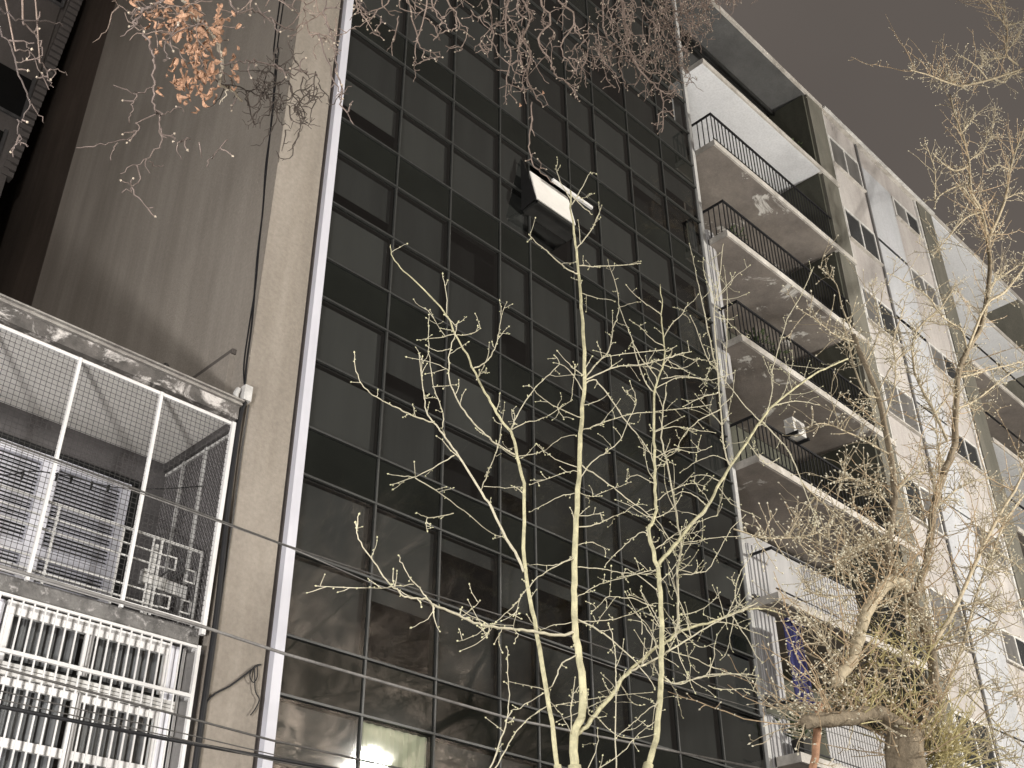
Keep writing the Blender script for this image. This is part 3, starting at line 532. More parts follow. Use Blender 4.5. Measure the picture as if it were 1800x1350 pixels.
# ---------------------------------------------------------------- trees: skeletons measured in metres
TREE_A=[
('L1',0.0349,0.0064,[(6.741,-4.000,3.841),(6.749,-4.000,4.105),(6.845,-4.000,4.260),(6.878,-4.000,4.475),(6.847,-4.000,4.778),(6.808,-4.000,4.964),(6.817,-4.000,5.268),(6.831,-4.000,5.532),(6.866,-4.000,5.921),(6.919,-4.000,6.334),(6.979,-4.000,6.832),(7.025,-4.000,7.224),(7.083,-4.000,7.508),(7.099,-4.000,8.053),(7.090,-4.000,8.471),(7.075,-4.000,8.829),(7.051,-4.000,9.192),(7.022,-4.000,9.486),(6.990,-4.000,9.745),(7.010,-4.000,9.961),(6.994,-4.000,9.991)]),
('L2',0.0203,0.0035,[(6.545,-4.000,3.807),(6.502,-3.967,4.286),(6.415,-3.928,4.866),(6.345,-3.906,5.211),(6.319,-3.889,5.488),(6.360,-3.864,5.961),(6.366,-3.849,6.245),(6.312,-3.834,6.498),(6.268,-3.823,6.695),(6.208,-3.818,6.755),(6.101,-3.810,6.832),(5.970,-3.798,6.997),(5.857,-3.788,7.133),(5.726,-3.773,7.349),(5.593,-3.761,7.515),(5.493,-3.750,7.685),(5.148,-3.727,7.874),(4.998,-3.718,7.925),(4.868,-3.708,8.019),(4.838,-3.701,8.150)]),
('L3',0.0291,0.0043,[(7.669,-4.000,4.015),(7.769,-4.015,4.252),(7.846,-4.035,4.590),(7.875,-4.050,4.846),(7.896,-4.065,5.107),(7.905,-4.075,5.282),(7.897,-4.093,5.602),(7.883,-4.105,5.819),(7.851,-4.108,5.865),(7.806,-4.116,6.003),(7.752,-4.124,6.133),(7.819,-4.131,6.270),(7.879,-4.137,6.408),(7.886,-4.151,6.692),(7.886,-4.166,6.999),(7.905,-4.181,7.324),(7.930,-4.199,7.729),(8.043,-4.209,8.004),(8.123,-4.216,8.180),(8.147,-4.224,8.383),(8.120,-4.237,8.680),(8.137,-4.246,8.911),(8.127,-4.257,9.186)]),
('a',0.0063,0.0033,[(6.997,-4.000,9.871),(6.920,-3.930,10.114),(6.921,-3.872,10.389)]),
('a',0.0063,0.0033,[(7.011,-4.000,9.799),(7.096,-4.058,10.020),(7.191,-4.131,10.301)]),
('a',0.0072,0.0034,[(7.042,-4.000,9.187),(7.364,-3.924,9.657),(7.576,-3.868,10.025),(7.755,-3.818,10.364)]),
('a',0.0064,0.0032,[(7.027,-4.000,9.931),(7.244,-4.040,9.822),(7.280,-4.047,9.790)]),
('a',0.008,0.0028,[(7.052,-4.000,8.883),(6.849,-4.039,8.806),(6.623,-4.091,8.766),(6.430,-4.139,8.751),(6.270,-4.175,8.709),(6.100,-4.223,8.715)]),
('a',0.0061,0.0035,[(7.076,-4.000,9.001),(7.506,-3.901,9.292),(8.107,-3.772,9.720),(8.587,-3.675,10.072)]),
('a',0.005,0.0024,[(7.101,-4.000,8.658),(7.261,-4.052,8.657),(7.482,-4.120,8.687)]),
('a',0.0076,0.0034,[(7.089,-4.000,7.609),(7.359,-3.947,7.949),(7.606,-3.904,8.227),(7.784,-3.843,8.637),(7.907,-3.811,8.867),(8.000,-3.775,9.121),(8.027,-3.725,9.425),(7.998,-3.657,9.799)]),
('a',0.0076,0.0037,[(7.097,-4.000,7.593),(7.247,-4.053,7.710),(7.441,-4.117,7.851),(7.691,-4.192,7.954),(7.997,-4.280,8.126),(8.252,-4.351,8.285),(8.392,-4.388,8.363)]),
('a',0.0075,0.0035,[(7.085,-4.000,7.542),(7.208,-4.008,7.646),(7.335,-4.020,7.592),(7.477,-4.037,7.468),(7.616,-4.055,7.323),(7.785,-4.073,7.209),(7.903,-4.088,7.082),(7.957,-4.099,6.970)]),
('a',0.0055,0.0036,[(7.003,-4.000,6.983),(7.313,-3.941,7.199),(7.628,-3.883,7.420),(8.151,-3.795,7.748),(8.940,-3.674,8.188),(9.968,-3.533,8.755)]),
('a',0.0053,0.0028,[(6.932,-4.000,6.426),(7.036,-4.079,6.624),(7.186,-4.146,6.776),(7.315,-4.207,6.925),(7.362,-4.272,7.105),(7.422,-4.345,7.309),(7.388,-4.371,7.366),(7.242,-4.429,7.449)]),
('a',0.0071,0.0037,[(6.950,-4.000,6.610),(7.155,-4.039,6.541),(7.328,-4.072,6.474),(7.522,-4.110,6.393),(7.656,-4.134,6.355),(7.800,-4.166,6.264)]),
('a',0.0044,0.0024,[(6.910,-4.000,6.302),(7.199,-3.921,6.388),(7.532,-3.835,6.600),(8.096,-3.698,6.951)]),
('a',0.0057,0.0025,[(7.074,-4.000,7.635),(6.937,-3.934,7.736),(6.845,-3.873,7.876)]),
('a',0.0056,0.0025,[(7.071,-4.000,7.437),(6.969,-3.903,7.699),(6.815,-3.844,7.742)]),
('a',0.0055,0.0022,[(7.028,-4.000,7.131),(6.545,-4.119,6.985),(6.224,-4.209,6.925),(6.006,-4.280,6.915)]),
('a',0.0045,0.0019,[(6.946,-4.000,6.537),(6.665,-4.076,6.384),(6.301,-4.182,6.135),(5.990,-4.277,5.931)]),
('a',0.0044,0.002,[(6.909,-4.000,6.290),(6.735,-3.935,6.217),(6.583,-3.866,6.092),(6.467,-3.816,6.014)]),
('a',0.0045,0.0021,[(6.948,-4.000,6.567),(6.760,-3.926,6.595),(6.660,-3.879,6.646),(6.568,-3.826,6.738)]),
('a',0.0051,0.002,[(6.845,-4.000,5.659),(6.706,-3.936,5.556),(6.590,-3.890,5.529),(6.427,-3.824,5.505)]),
('a',0.0051,0.0017,[(6.844,-4.000,5.642),(6.441,-4.072,5.391),(6.200,-4.123,5.204),(6.019,-4.169,5.026),(5.902,-4.201,4.904),(5.679,-4.258,4.704),(5.526,-4.294,4.596),(5.305,-4.348,4.439),(5.133,-4.387,4.352)]),
('a',0.0041,0.0019,[(6.820,-4.000,5.051),(6.587,-3.960,4.966),(6.454,-3.936,4.898)]),
('a',0.0066,0.0023,[(6.833,-4.000,4.774),(6.664,-3.966,4.660),(6.621,-3.939,4.534),(6.516,-3.907,4.407),(6.283,-3.855,4.242),(6.199,-3.838,4.206)]),
('a',0.0069,0.0029,[(6.875,-4.000,5.940),(7.223,-3.932,6.103),(7.513,-3.873,6.297),(7.790,-3.821,6.470),(8.076,-3.766,6.683)]),
('a',0.0043,0.0022,[(6.858,-4.000,5.754),(7.112,-3.948,5.891),(7.351,-3.899,5.934),(7.458,-3.876,5.947)]),
('a',0.0051,0.0027,[(6.847,-4.000,5.553),(7.184,-4.024,5.632),(7.423,-4.041,5.661),(7.728,-4.061,5.729),(7.887,-4.071,5.785)]),
('a',0.0042,0.0023,[(6.839,-4.000,5.274),(7.150,-3.931,5.472),(7.405,-3.879,5.616),(7.767,-3.810,5.800),(8.119,-3.745,6.002)]),
('a',0.005,0.0025,[(6.834,-4.000,5.055),(7.086,-3.948,5.141),(7.420,-3.882,5.259),(7.788,-3.811,5.432),(8.136,-3.746,5.618),(8.329,-3.711,5.722)]),
('a',0.0083,0.0035,[(6.836,-4.000,5.081),(7.021,-4.020,5.049),(7.175,-4.036,5.014),(7.339,-4.057,4.934),(7.507,-4.080,4.833),(7.610,-4.096,4.753),(7.692,-4.113,4.643)]),
('LB',0.0132,0.0027,[(6.815,-4.000,4.966),(6.583,-4.024,4.865),(6.309,-4.053,4.811),(6.018,-4.085,4.759),(5.739,-4.118,4.691),(5.557,-4.139,4.659),(5.379,-4.163,4.658),(5.211,-4.186,4.659),(5.059,-4.207,4.654),(4.959,-4.222,4.665),(4.781,-4.246,4.620),(4.661,-4.265,4.635),(4.556,-4.284,4.669),(4.407,-4.317,4.752),(4.255,-4.350,4.836),(4.209,-4.369,4.911),(4.193,-4.390,5.013)]),
('a',0.0049,0.0026,[(4.976,-4.220,4.670),(4.944,-4.173,4.761),(4.901,-4.130,4.831),(4.867,-4.082,4.924),(4.845,-4.038,5.020)]),
('a',0.0035,0.0015,[(4.834,-4.239,4.735),(4.504,-4.372,4.579),(4.112,-4.540,4.411)]),
('a',0.0035,0.0021,[(5.083,-4.205,4.661),(5.084,-4.121,4.582),(5.014,-4.019,4.523)]),
('a',0.0036,0.0023,[(5.378,-4.163,4.667),(5.535,-4.099,4.786),(5.680,-4.039,4.902)]),
('a',0.0038,0.0022,[(5.849,-4.105,4.719),(5.757,-4.154,4.614),(5.662,-4.203,4.516)]),
('a',0.0038,0.0023,[(5.983,-4.089,4.754),(5.991,-4.129,4.694),(5.904,-4.178,4.592)]),
('a',0.0037,0.0018,[(5.690,-4.124,4.685),(5.690,-4.107,4.614),(5.577,-4.078,4.522),(5.470,-4.052,4.450)]),
('RB',0.0192,0.009,[(6.755,-4.000,4.093),(6.911,-3.987,4.198),(7.105,-3.968,4.380),(7.339,-3.948,4.579),(7.466,-3.934,4.728),(7.715,-3.916,4.923),(8.032,-3.894,5.147),(8.280,-3.880,5.300),(8.378,-3.872,5.388),(8.696,-3.856,5.538),(9.069,-3.838,5.694),(9.483,-3.818,5.902),(9.791,-3.805,6.033),(10.151,-3.790,6.136),(10.573,-3.772,6.185)]),
('RB2',0.0105,0.0049,[(7.593,-3.925,4.825),(7.697,-3.953,4.879),(7.925,-4.013,5.011),(8.068,-4.053,5.116),(8.342,-4.124,5.301),(8.617,-4.190,5.478),(8.846,-4.240,5.611),(9.167,-4.306,5.786)]),
('L2b',0.0131,0.0035,[(6.311,-3.896,5.381),(6.269,-3.866,5.521),(6.170,-3.830,5.657),(6.069,-3.775,5.907),(5.967,-3.738,6.047),(5.795,-3.675,6.304),(5.674,-3.634,6.458),(5.606,-3.611,6.553),(5.530,-3.589,6.628),(5.461,-3.565,6.725),(5.448,-3.531,6.927),(5.434,-3.498,7.134),(5.425,-3.464,7.354)]),
('L2b1',0.0067,0.0028,[(5.523,-3.589,6.626),(5.383,-3.608,6.587),(5.194,-3.636,6.557),(5.051,-3.659,6.542),(4.883,-3.686,6.524),(4.723,-3.713,6.523),(4.598,-3.739,6.565),(4.525,-3.764,6.646),(4.481,-3.791,6.762)]),
('a',0.0051,0.0025,[(5.608,-3.606,6.596),(5.588,-3.647,6.686),(5.495,-3.695,6.758),(5.369,-3.758,6.848),(5.277,-3.819,6.953),(5.161,-3.905,7.108),(5.101,-3.973,7.246)]),
('L2c',0.0086,0.0029,[(6.277,-3.833,6.508),(6.031,-3.881,6.483),(5.820,-3.928,6.492),(5.593,-3.983,6.521),(5.410,-4.037,6.587),(5.271,-4.087,6.671),(5.194,-4.133,6.784),(5.169,-4.189,6.956),(5.177,-4.225,7.075),(5.175,-4.259,7.186)]),
('a',0.0061,0.0029,[(5.812,-3.782,7.237),(5.996,-3.737,7.406),(6.177,-3.678,7.675),(6.291,-3.617,7.961),(6.410,-3.544,8.308),(6.522,-3.505,8.507)]),
('a',0.0044,0.0026,[(5.493,-3.750,7.692),(5.424,-3.820,7.843),(5.302,-3.895,7.975)]),
('a',0.0044,0.0021,[(5.593,-3.761,7.515),(5.339,-3.844,7.310),(4.984,-3.964,7.051)]),
('a',0.0044,0.0024,[(5.593,-3.762,7.495),(5.857,-3.681,7.686),(6.045,-3.619,7.877)]),
('a',0.0043,0.0024,[(5.837,-3.788,7.117),(5.964,-3.726,7.315),(6.108,-3.651,7.565),(6.199,-3.578,7.801)]),
('a',0.0052,0.0028,[(6.236,-3.819,6.755),(6.319,-3.855,6.966),(6.459,-3.898,7.230),(6.608,-3.931,7.434),(6.763,-3.964,7.640),(6.682,-3.981,7.692)]),
('a',0.0052,0.0025,[(6.235,-3.820,6.742),(6.459,-3.790,6.932),(6.697,-3.762,7.080),(7.010,-3.724,7.357),(7.230,-3.698,7.556)]),
('a',0.0043,0.0025,[(6.312,-3.834,6.504),(6.540,-3.807,6.628),(6.744,-3.782,6.765),(7.000,-3.749,7.005),(7.248,-3.722,7.148)]),
('a',0.005,0.0025,[(5.960,-3.732,6.073),(6.130,-3.638,6.333),(6.325,-3.532,6.641),(6.475,-3.438,6.920),(6.735,-3.247,7.513)]),
('Ls',0.0058,0.0024,[(5.721,-3.659,6.354),(5.576,-3.607,6.224),(5.388,-3.539,6.065),(5.187,-3.471,5.942)]),
('a',0.0041,0.002,[(5.388,-3.539,6.065),(5.289,-3.458,6.064),(5.212,-3.394,6.081)]),
('a',0.0033,0.0019,[(5.388,-3.539,6.065),(5.303,-3.617,6.142)]),
('a',0.0049,0.0026,[(5.388,-3.539,6.054),(5.645,-3.517,6.033),(6.005,-3.487,5.981),(6.306,-3.460,5.901),(6.519,-3.445,5.910)]),
('a',0.0033,0.002,[(5.993,-3.732,6.124),(6.138,-3.843,6.124),(6.256,-3.933,6.134)]),
('a',0.004,0.0018,[(5.646,-3.738,5.747),(5.262,-3.873,5.528),(5.087,-3.940,5.493)]),
('a',0.004,0.0021,[(5.174,-4.183,6.950),(5.072,-4.136,6.895),(4.985,-4.091,6.931)]),
('a',0.0032,0.0019,[(5.198,-4.128,6.771),(5.118,-4.053,6.826),(4.937,-3.898,6.888)]),
('a',0.0032,0.002,[(5.064,-4.092,6.559),(5.343,-4.022,6.728),(5.409,-4.005,6.776)]),
('a',0.0046,0.0023,[(6.088,-3.967,4.156),(6.047,-3.947,4.078)]),
('S1',0.0059,0.0031,[(5.790,-4.000,3.617),(5.945,-3.970,3.873),(6.046,-3.948,4.078),(6.094,-3.931,4.239),(6.108,-3.906,4.470),(6.132,-3.883,4.693)]),
('S2',0.0051,0.0028,[(5.819,-4.000,3.622),(6.049,-3.943,3.868),(6.188,-3.909,4.028),(6.392,-3.871,4.195),(6.605,-3.840,4.322),(6.844,-3.809,4.407),(7.201,-3.765,4.526),(7.643,-3.715,4.668),(8.250,-3.651,4.846)]),
('a',0.0064,0.0034,[(6.721,-4.000,4.087),(6.814,-3.914,4.318),(6.932,-3.847,4.512),(7.014,-3.793,4.673)]),
('S3',0.0058,0.0034,[(7.239,-4.000,3.860),(7.205,-4.066,4.446),(7.202,-4.091,4.680),(7.172,-4.113,4.878),(7.087,-4.136,5.075)]),
('S4',0.004,0.0025,[(6.873,-4.000,3.820),(7.088,-3.946,4.091),(7.133,-3.916,4.243)]),
('S5',0.0049,0.0027,[(7.009,-4.000,3.843),(7.093,-3.992,3.917),(7.363,-3.971,4.077),(7.632,-3.949,4.286),(7.849,-3.934,4.414),(7.962,-3.924,4.529)]),
('a',0.0044,0.0019,[(7.845,-4.035,4.580),(7.618,-4.081,4.463),(7.311,-4.152,4.276),(6.984,-4.233,4.073)]),
('a',0.004,0.0018,[(6.722,-4.000,4.100),(6.507,-4.081,4.196),(6.312,-4.145,4.251)]),
('L3r',0.0183,0.0115,[(7.886,-4.107,5.864),(7.915,-4.106,5.891),(8.100,-4.100,6.078),(8.290,-4.095,6.260),(8.482,-4.089,6.465),(8.830,-4.080,6.803),(9.151,-4.070,7.208),(9.472,-4.062,7.590),(9.806,-4.054,7.964),(10.184,-4.045,8.404),(10.552,-4.038,8.778),(11.211,-4.027,9.349),(11.793,-4.019,9.820),(12.421,-4.012,10.273),(12.871,-4.007,10.583)]),
('L3s',0.0131,0.0065,[(8.280,-3.880,5.300),(8.395,-3.874,5.403),(8.463,-3.865,5.611),(8.510,-3.851,5.891),(8.552,-3.841,6.103),(8.628,-3.834,6.264),(8.674,-3.826,6.449),(8.654,-3.817,6.629),(8.658,-3.810,6.794),(8.616,-3.785,7.319),(8.577,-3.771,7.634),(8.665,-3.756,8.034),(8.781,-3.747,8.310)]),
('L3v',0.0086,0.0049,[(9.385,-4.064,7.485),(9.270,-4.084,7.694),(9.248,-4.112,8.078),(9.235,-4.147,8.582),(9.226,-4.201,9.400),(9.313,-4.217,9.710),(9.463,-4.246,10.268),(9.517,-4.261,10.559)]),
('a',0.0067,0.0038,[(9.378,-4.136,8.514),(9.654,-4.061,9.275),(9.913,-3.984,10.104),(10.027,-3.928,10.706)]),
('a',0.0081,0.0034,[(10.180,-4.045,8.387),(9.979,-4.010,8.511),(9.698,-3.953,8.759),(9.488,-3.911,8.944)]),
('a',0.0093,0.0046,[(10.221,-4.045,8.412),(10.446,-4.085,8.263),(10.609,-4.115,8.138),(10.659,-4.148,7.916),(10.682,-4.176,7.711),(10.715,-4.219,7.414),(10.764,-4.257,7.167)]),
('a',0.0071,0.0046,[(10.344,-4.041,8.575),(10.621,-4.003,9.012),(10.792,-3.963,9.445),(11.589,-3.869,10.698),(12.174,-3.823,11.425),(12.844,-3.768,12.352)]),
('a',0.0056,0.0036,[(9.806,-4.054,7.964),(10.147,-3.982,7.919),(10.380,-3.946,7.948),(10.738,-3.902,8.181)]),
('a',0.0072,0.0035,[(10.552,-4.038,8.778),(10.978,-4.119,8.993),(11.392,-4.201,9.079)]),
('a',0.0069,0.0032,[(7.959,-4.199,7.742),(7.887,-4.166,7.793),(7.861,-4.085,8.077),(7.908,-3.982,8.511),(7.887,-3.916,8.757),(7.887,-3.861,8.984)]),
('a',0.006,0.0029,[(7.987,-4.204,7.876),(7.908,-4.236,7.929),(7.650,-4.298,7.946),(7.422,-4.367,8.009),(7.300,-4.416,8.083)]),
('a',0.0052,0.0034,[(8.136,-4.228,8.485),(8.390,-4.171,8.829),(8.666,-4.122,9.127),(8.911,-4.075,9.440)]),
('a',0.0052,0.0023,[(8.147,-4.224,8.383),(7.879,-4.273,8.322),(7.624,-4.330,8.309),(7.380,-4.379,8.260)]),
('a',0.005,0.0028,[(7.953,-4.201,7.786),(8.283,-4.300,8.030),(8.679,-4.406,8.126),(9.011,-4.490,8.334)]),
('a',0.0051,0.0025,[(8.145,-4.222,8.346),(7.383,-4.131,7.961),(7.172,-4.101,7.787)]),
('a',0.0051,0.003,[(8.136,-4.217,8.229),(8.478,-4.166,8.467),(8.805,-4.116,8.594),(9.134,-4.069,8.757),(9.456,-4.023,8.876)]),
('a',0.005,0.0027,[(8.067,-4.207,7.953),(8.378,-4.243,8.114),(8.740,-4.283,8.225)]),
('a',0.0041,0.0025,[(8.157,-4.217,8.238),(8.289,-4.314,8.140),(8.388,-4.387,8.066)]),
('S6',0.0078,0.0037,[(9.235,-4.147,8.582),(9.238,-4.099,8.973),(9.280,-4.036,9.521),(9.298,-3.989,9.946),(9.321,-3.948,10.331),(9.327,-3.913,10.671)]),
('a',0.0056,0.0028,[(9.237,-4.152,8.634),(9.062,-4.184,8.615),(8.876,-4.236,8.677),(8.677,-4.306,8.797),(8.487,-4.367,8.885)]),
('a',0.0071,0.0029,[(7.871,-4.047,4.784),(8.062,-4.075,4.795),(8.433,-4.126,4.920),(8.847,-4.179,5.029),(9.171,-4.220,5.083)]),
('a',0.0071,0.0033,[(7.882,-4.050,4.837),(7.988,-4.110,4.755),(8.192,-4.183,4.836),(8.435,-4.265,4.919),(8.666,-4.341,4.944)]),
('a',0.0056,0.0031,[(8.276,-3.884,5.183),(8.720,-3.804,5.245),(9.148,-3.727,5.275),(9.754,-3.629,5.358),(10.303,-3.548,5.454)]),
('a',0.0056,0.0024,[(8.545,-4.048,4.964),(8.564,-4.133,5.082),(8.497,-4.224,5.206),(8.455,-4.284,5.288)]),
('a',0.006,0.0031,[(9.089,-3.838,5.699),(9.547,-3.767,5.810),(9.954,-3.703,5.859),(10.379,-3.639,5.922)]),
('a',0.0062,0.0028,[(9.435,-3.820,5.876),(9.496,-3.893,5.690),(9.540,-3.985,5.439),(9.584,-4.023,5.353)]),
('a',0.0052,0.0029,[(9.491,-3.818,5.891),(9.555,-3.697,5.696),(9.592,-3.636,5.600),(9.542,-3.564,5.485)]),
('a',0.0064,0.0034,[(9.793,-3.805,6.040),(9.633,-3.784,6.065),(9.672,-3.758,6.242),(9.823,-3.732,6.457),(10.075,-3.703,6.710),(10.338,-3.674,6.975)]),
('a',0.0059,0.003,[(8.596,-3.844,6.055),(8.804,-3.869,6.122),(9.006,-3.894,6.225),(9.145,-3.923,6.416),(9.387,-3.974,6.769),(9.644,-4.010,7.011)]),
('a',0.0049,0.0027,[(8.552,-3.841,6.103),(9.025,-3.736,6.229),(9.300,-3.666,6.449)]),
('a',0.0055,0.0025,[(7.907,-4.101,5.770),(7.857,-4.077,5.803),(7.618,-3.995,5.706),(7.389,-3.912,5.602)]),
('a',0.0054,0.0025,[(7.871,-4.093,5.595),(7.700,-3.997,5.740),(7.595,-3.953,5.778)]),
('a',0.0055,0.0024,[(7.751,-4.124,6.115),(7.646,-4.108,6.115),(7.500,-4.082,5.978),(7.326,-4.048,5.805),(7.213,-4.021,5.668)]),
('a',0.0055,0.003,[(7.850,-4.115,6.005),(8.211,-4.047,6.262),(8.656,-3.968,6.565),(8.956,-3.921,6.741),(9.340,-3.863,6.958)]),
('a',0.0047,0.0025,[(7.865,-4.133,6.327),(8.121,-4.061,6.258),(8.282,-4.001,6.162),(8.384,-3.964,6.104)]),
('a',0.005,0.0027,[(8.659,-3.827,6.419),(8.904,-3.896,6.507),(9.144,-3.961,6.595),(9.437,-4.037,6.685)]),
('a',0.0045,0.0024,[(7.829,-4.086,5.448),(7.757,-4.059,5.452),(7.735,-4.009,5.580),(7.758,-3.989,5.649)]),
('a',0.0045,0.0024,[(7.851,-4.063,5.059),(7.858,-3.958,5.247),(7.853,-3.904,5.342),(7.768,-3.842,5.363)]),
('a',0.0045,0.0021,[(7.770,-4.086,5.432),(7.433,-4.124,5.396),(7.250,-4.144,5.349),(7.072,-4.164,5.303),(6.929,-4.185,5.186),(6.788,-4.206,5.060)]),
('a',0.0045,0.0023,[(7.745,-4.086,5.425),(7.740,-4.155,5.296),(7.709,-4.203,5.196)]),
('a',0.0044,0.0023,[(7.612,-4.070,5.128),(7.701,-4.010,5.272),(7.752,-3.958,5.392)]),
('a',0.0044,0.0024,[(7.858,-4.051,4.857),(8.204,-3.934,4.808),(8.361,-3.855,4.729),(8.516,-3.772,4.638)]),
('a',0.0047,0.0027,[(8.583,-4.044,4.893),(8.883,-3.992,4.934),(9.265,-3.932,5.044),(9.722,-3.860,5.121)]),
('a',0.0061,0.0028,[(8.830,-4.080,6.803),(8.707,-4.019,6.912),(8.570,-3.978,6.910),(8.427,-3.936,6.829)]),
('a',0.0063,0.0029,[(9.151,-4.070,7.208),(9.009,-3.982,7.270),(8.854,-3.906,7.221)]),
('a',0.0054,0.0029,[(9.405,-4.064,7.528),(9.245,-3.963,7.611),(9.048,-3.866,7.489),(8.863,-3.761,7.334)]),
('a',0.0049,0.0027,[(8.482,-4.089,6.465),(8.614,-4.198,6.623),(8.594,-4.260,6.720),(8.355,-4.335,6.733)]),
('a',0.0065,0.0027,[(9.229,-4.115,8.120),(8.774,-4.183,7.789),(8.320,-4.261,7.396),(8.047,-4.328,7.062)]),
('a',0.0055,0.0026,[(9.227,-4.129,8.336),(8.687,-4.233,7.978),(8.210,-4.334,7.622)]),
('a',0.0048,0.0028,[(7.901,-4.178,7.258),(8.351,-4.105,7.541),(8.811,-4.035,7.726),(9.339,-3.958,7.939)]),
('a',0.0048,0.0026,[(7.893,-4.165,6.971),(8.125,-4.239,7.128),(8.397,-4.320,7.171),(8.582,-4.373,7.289)]),
('a',0.0047,0.0024,[(7.877,-4.151,6.688),(7.700,-4.082,6.741),(7.575,-4.037,6.650)]),
('a',0.0047,0.0027,[(7.875,-4.143,6.507),(8.305,-4.065,6.814),(8.702,-4.002,7.048),(9.032,-3.951,7.154)]),
]
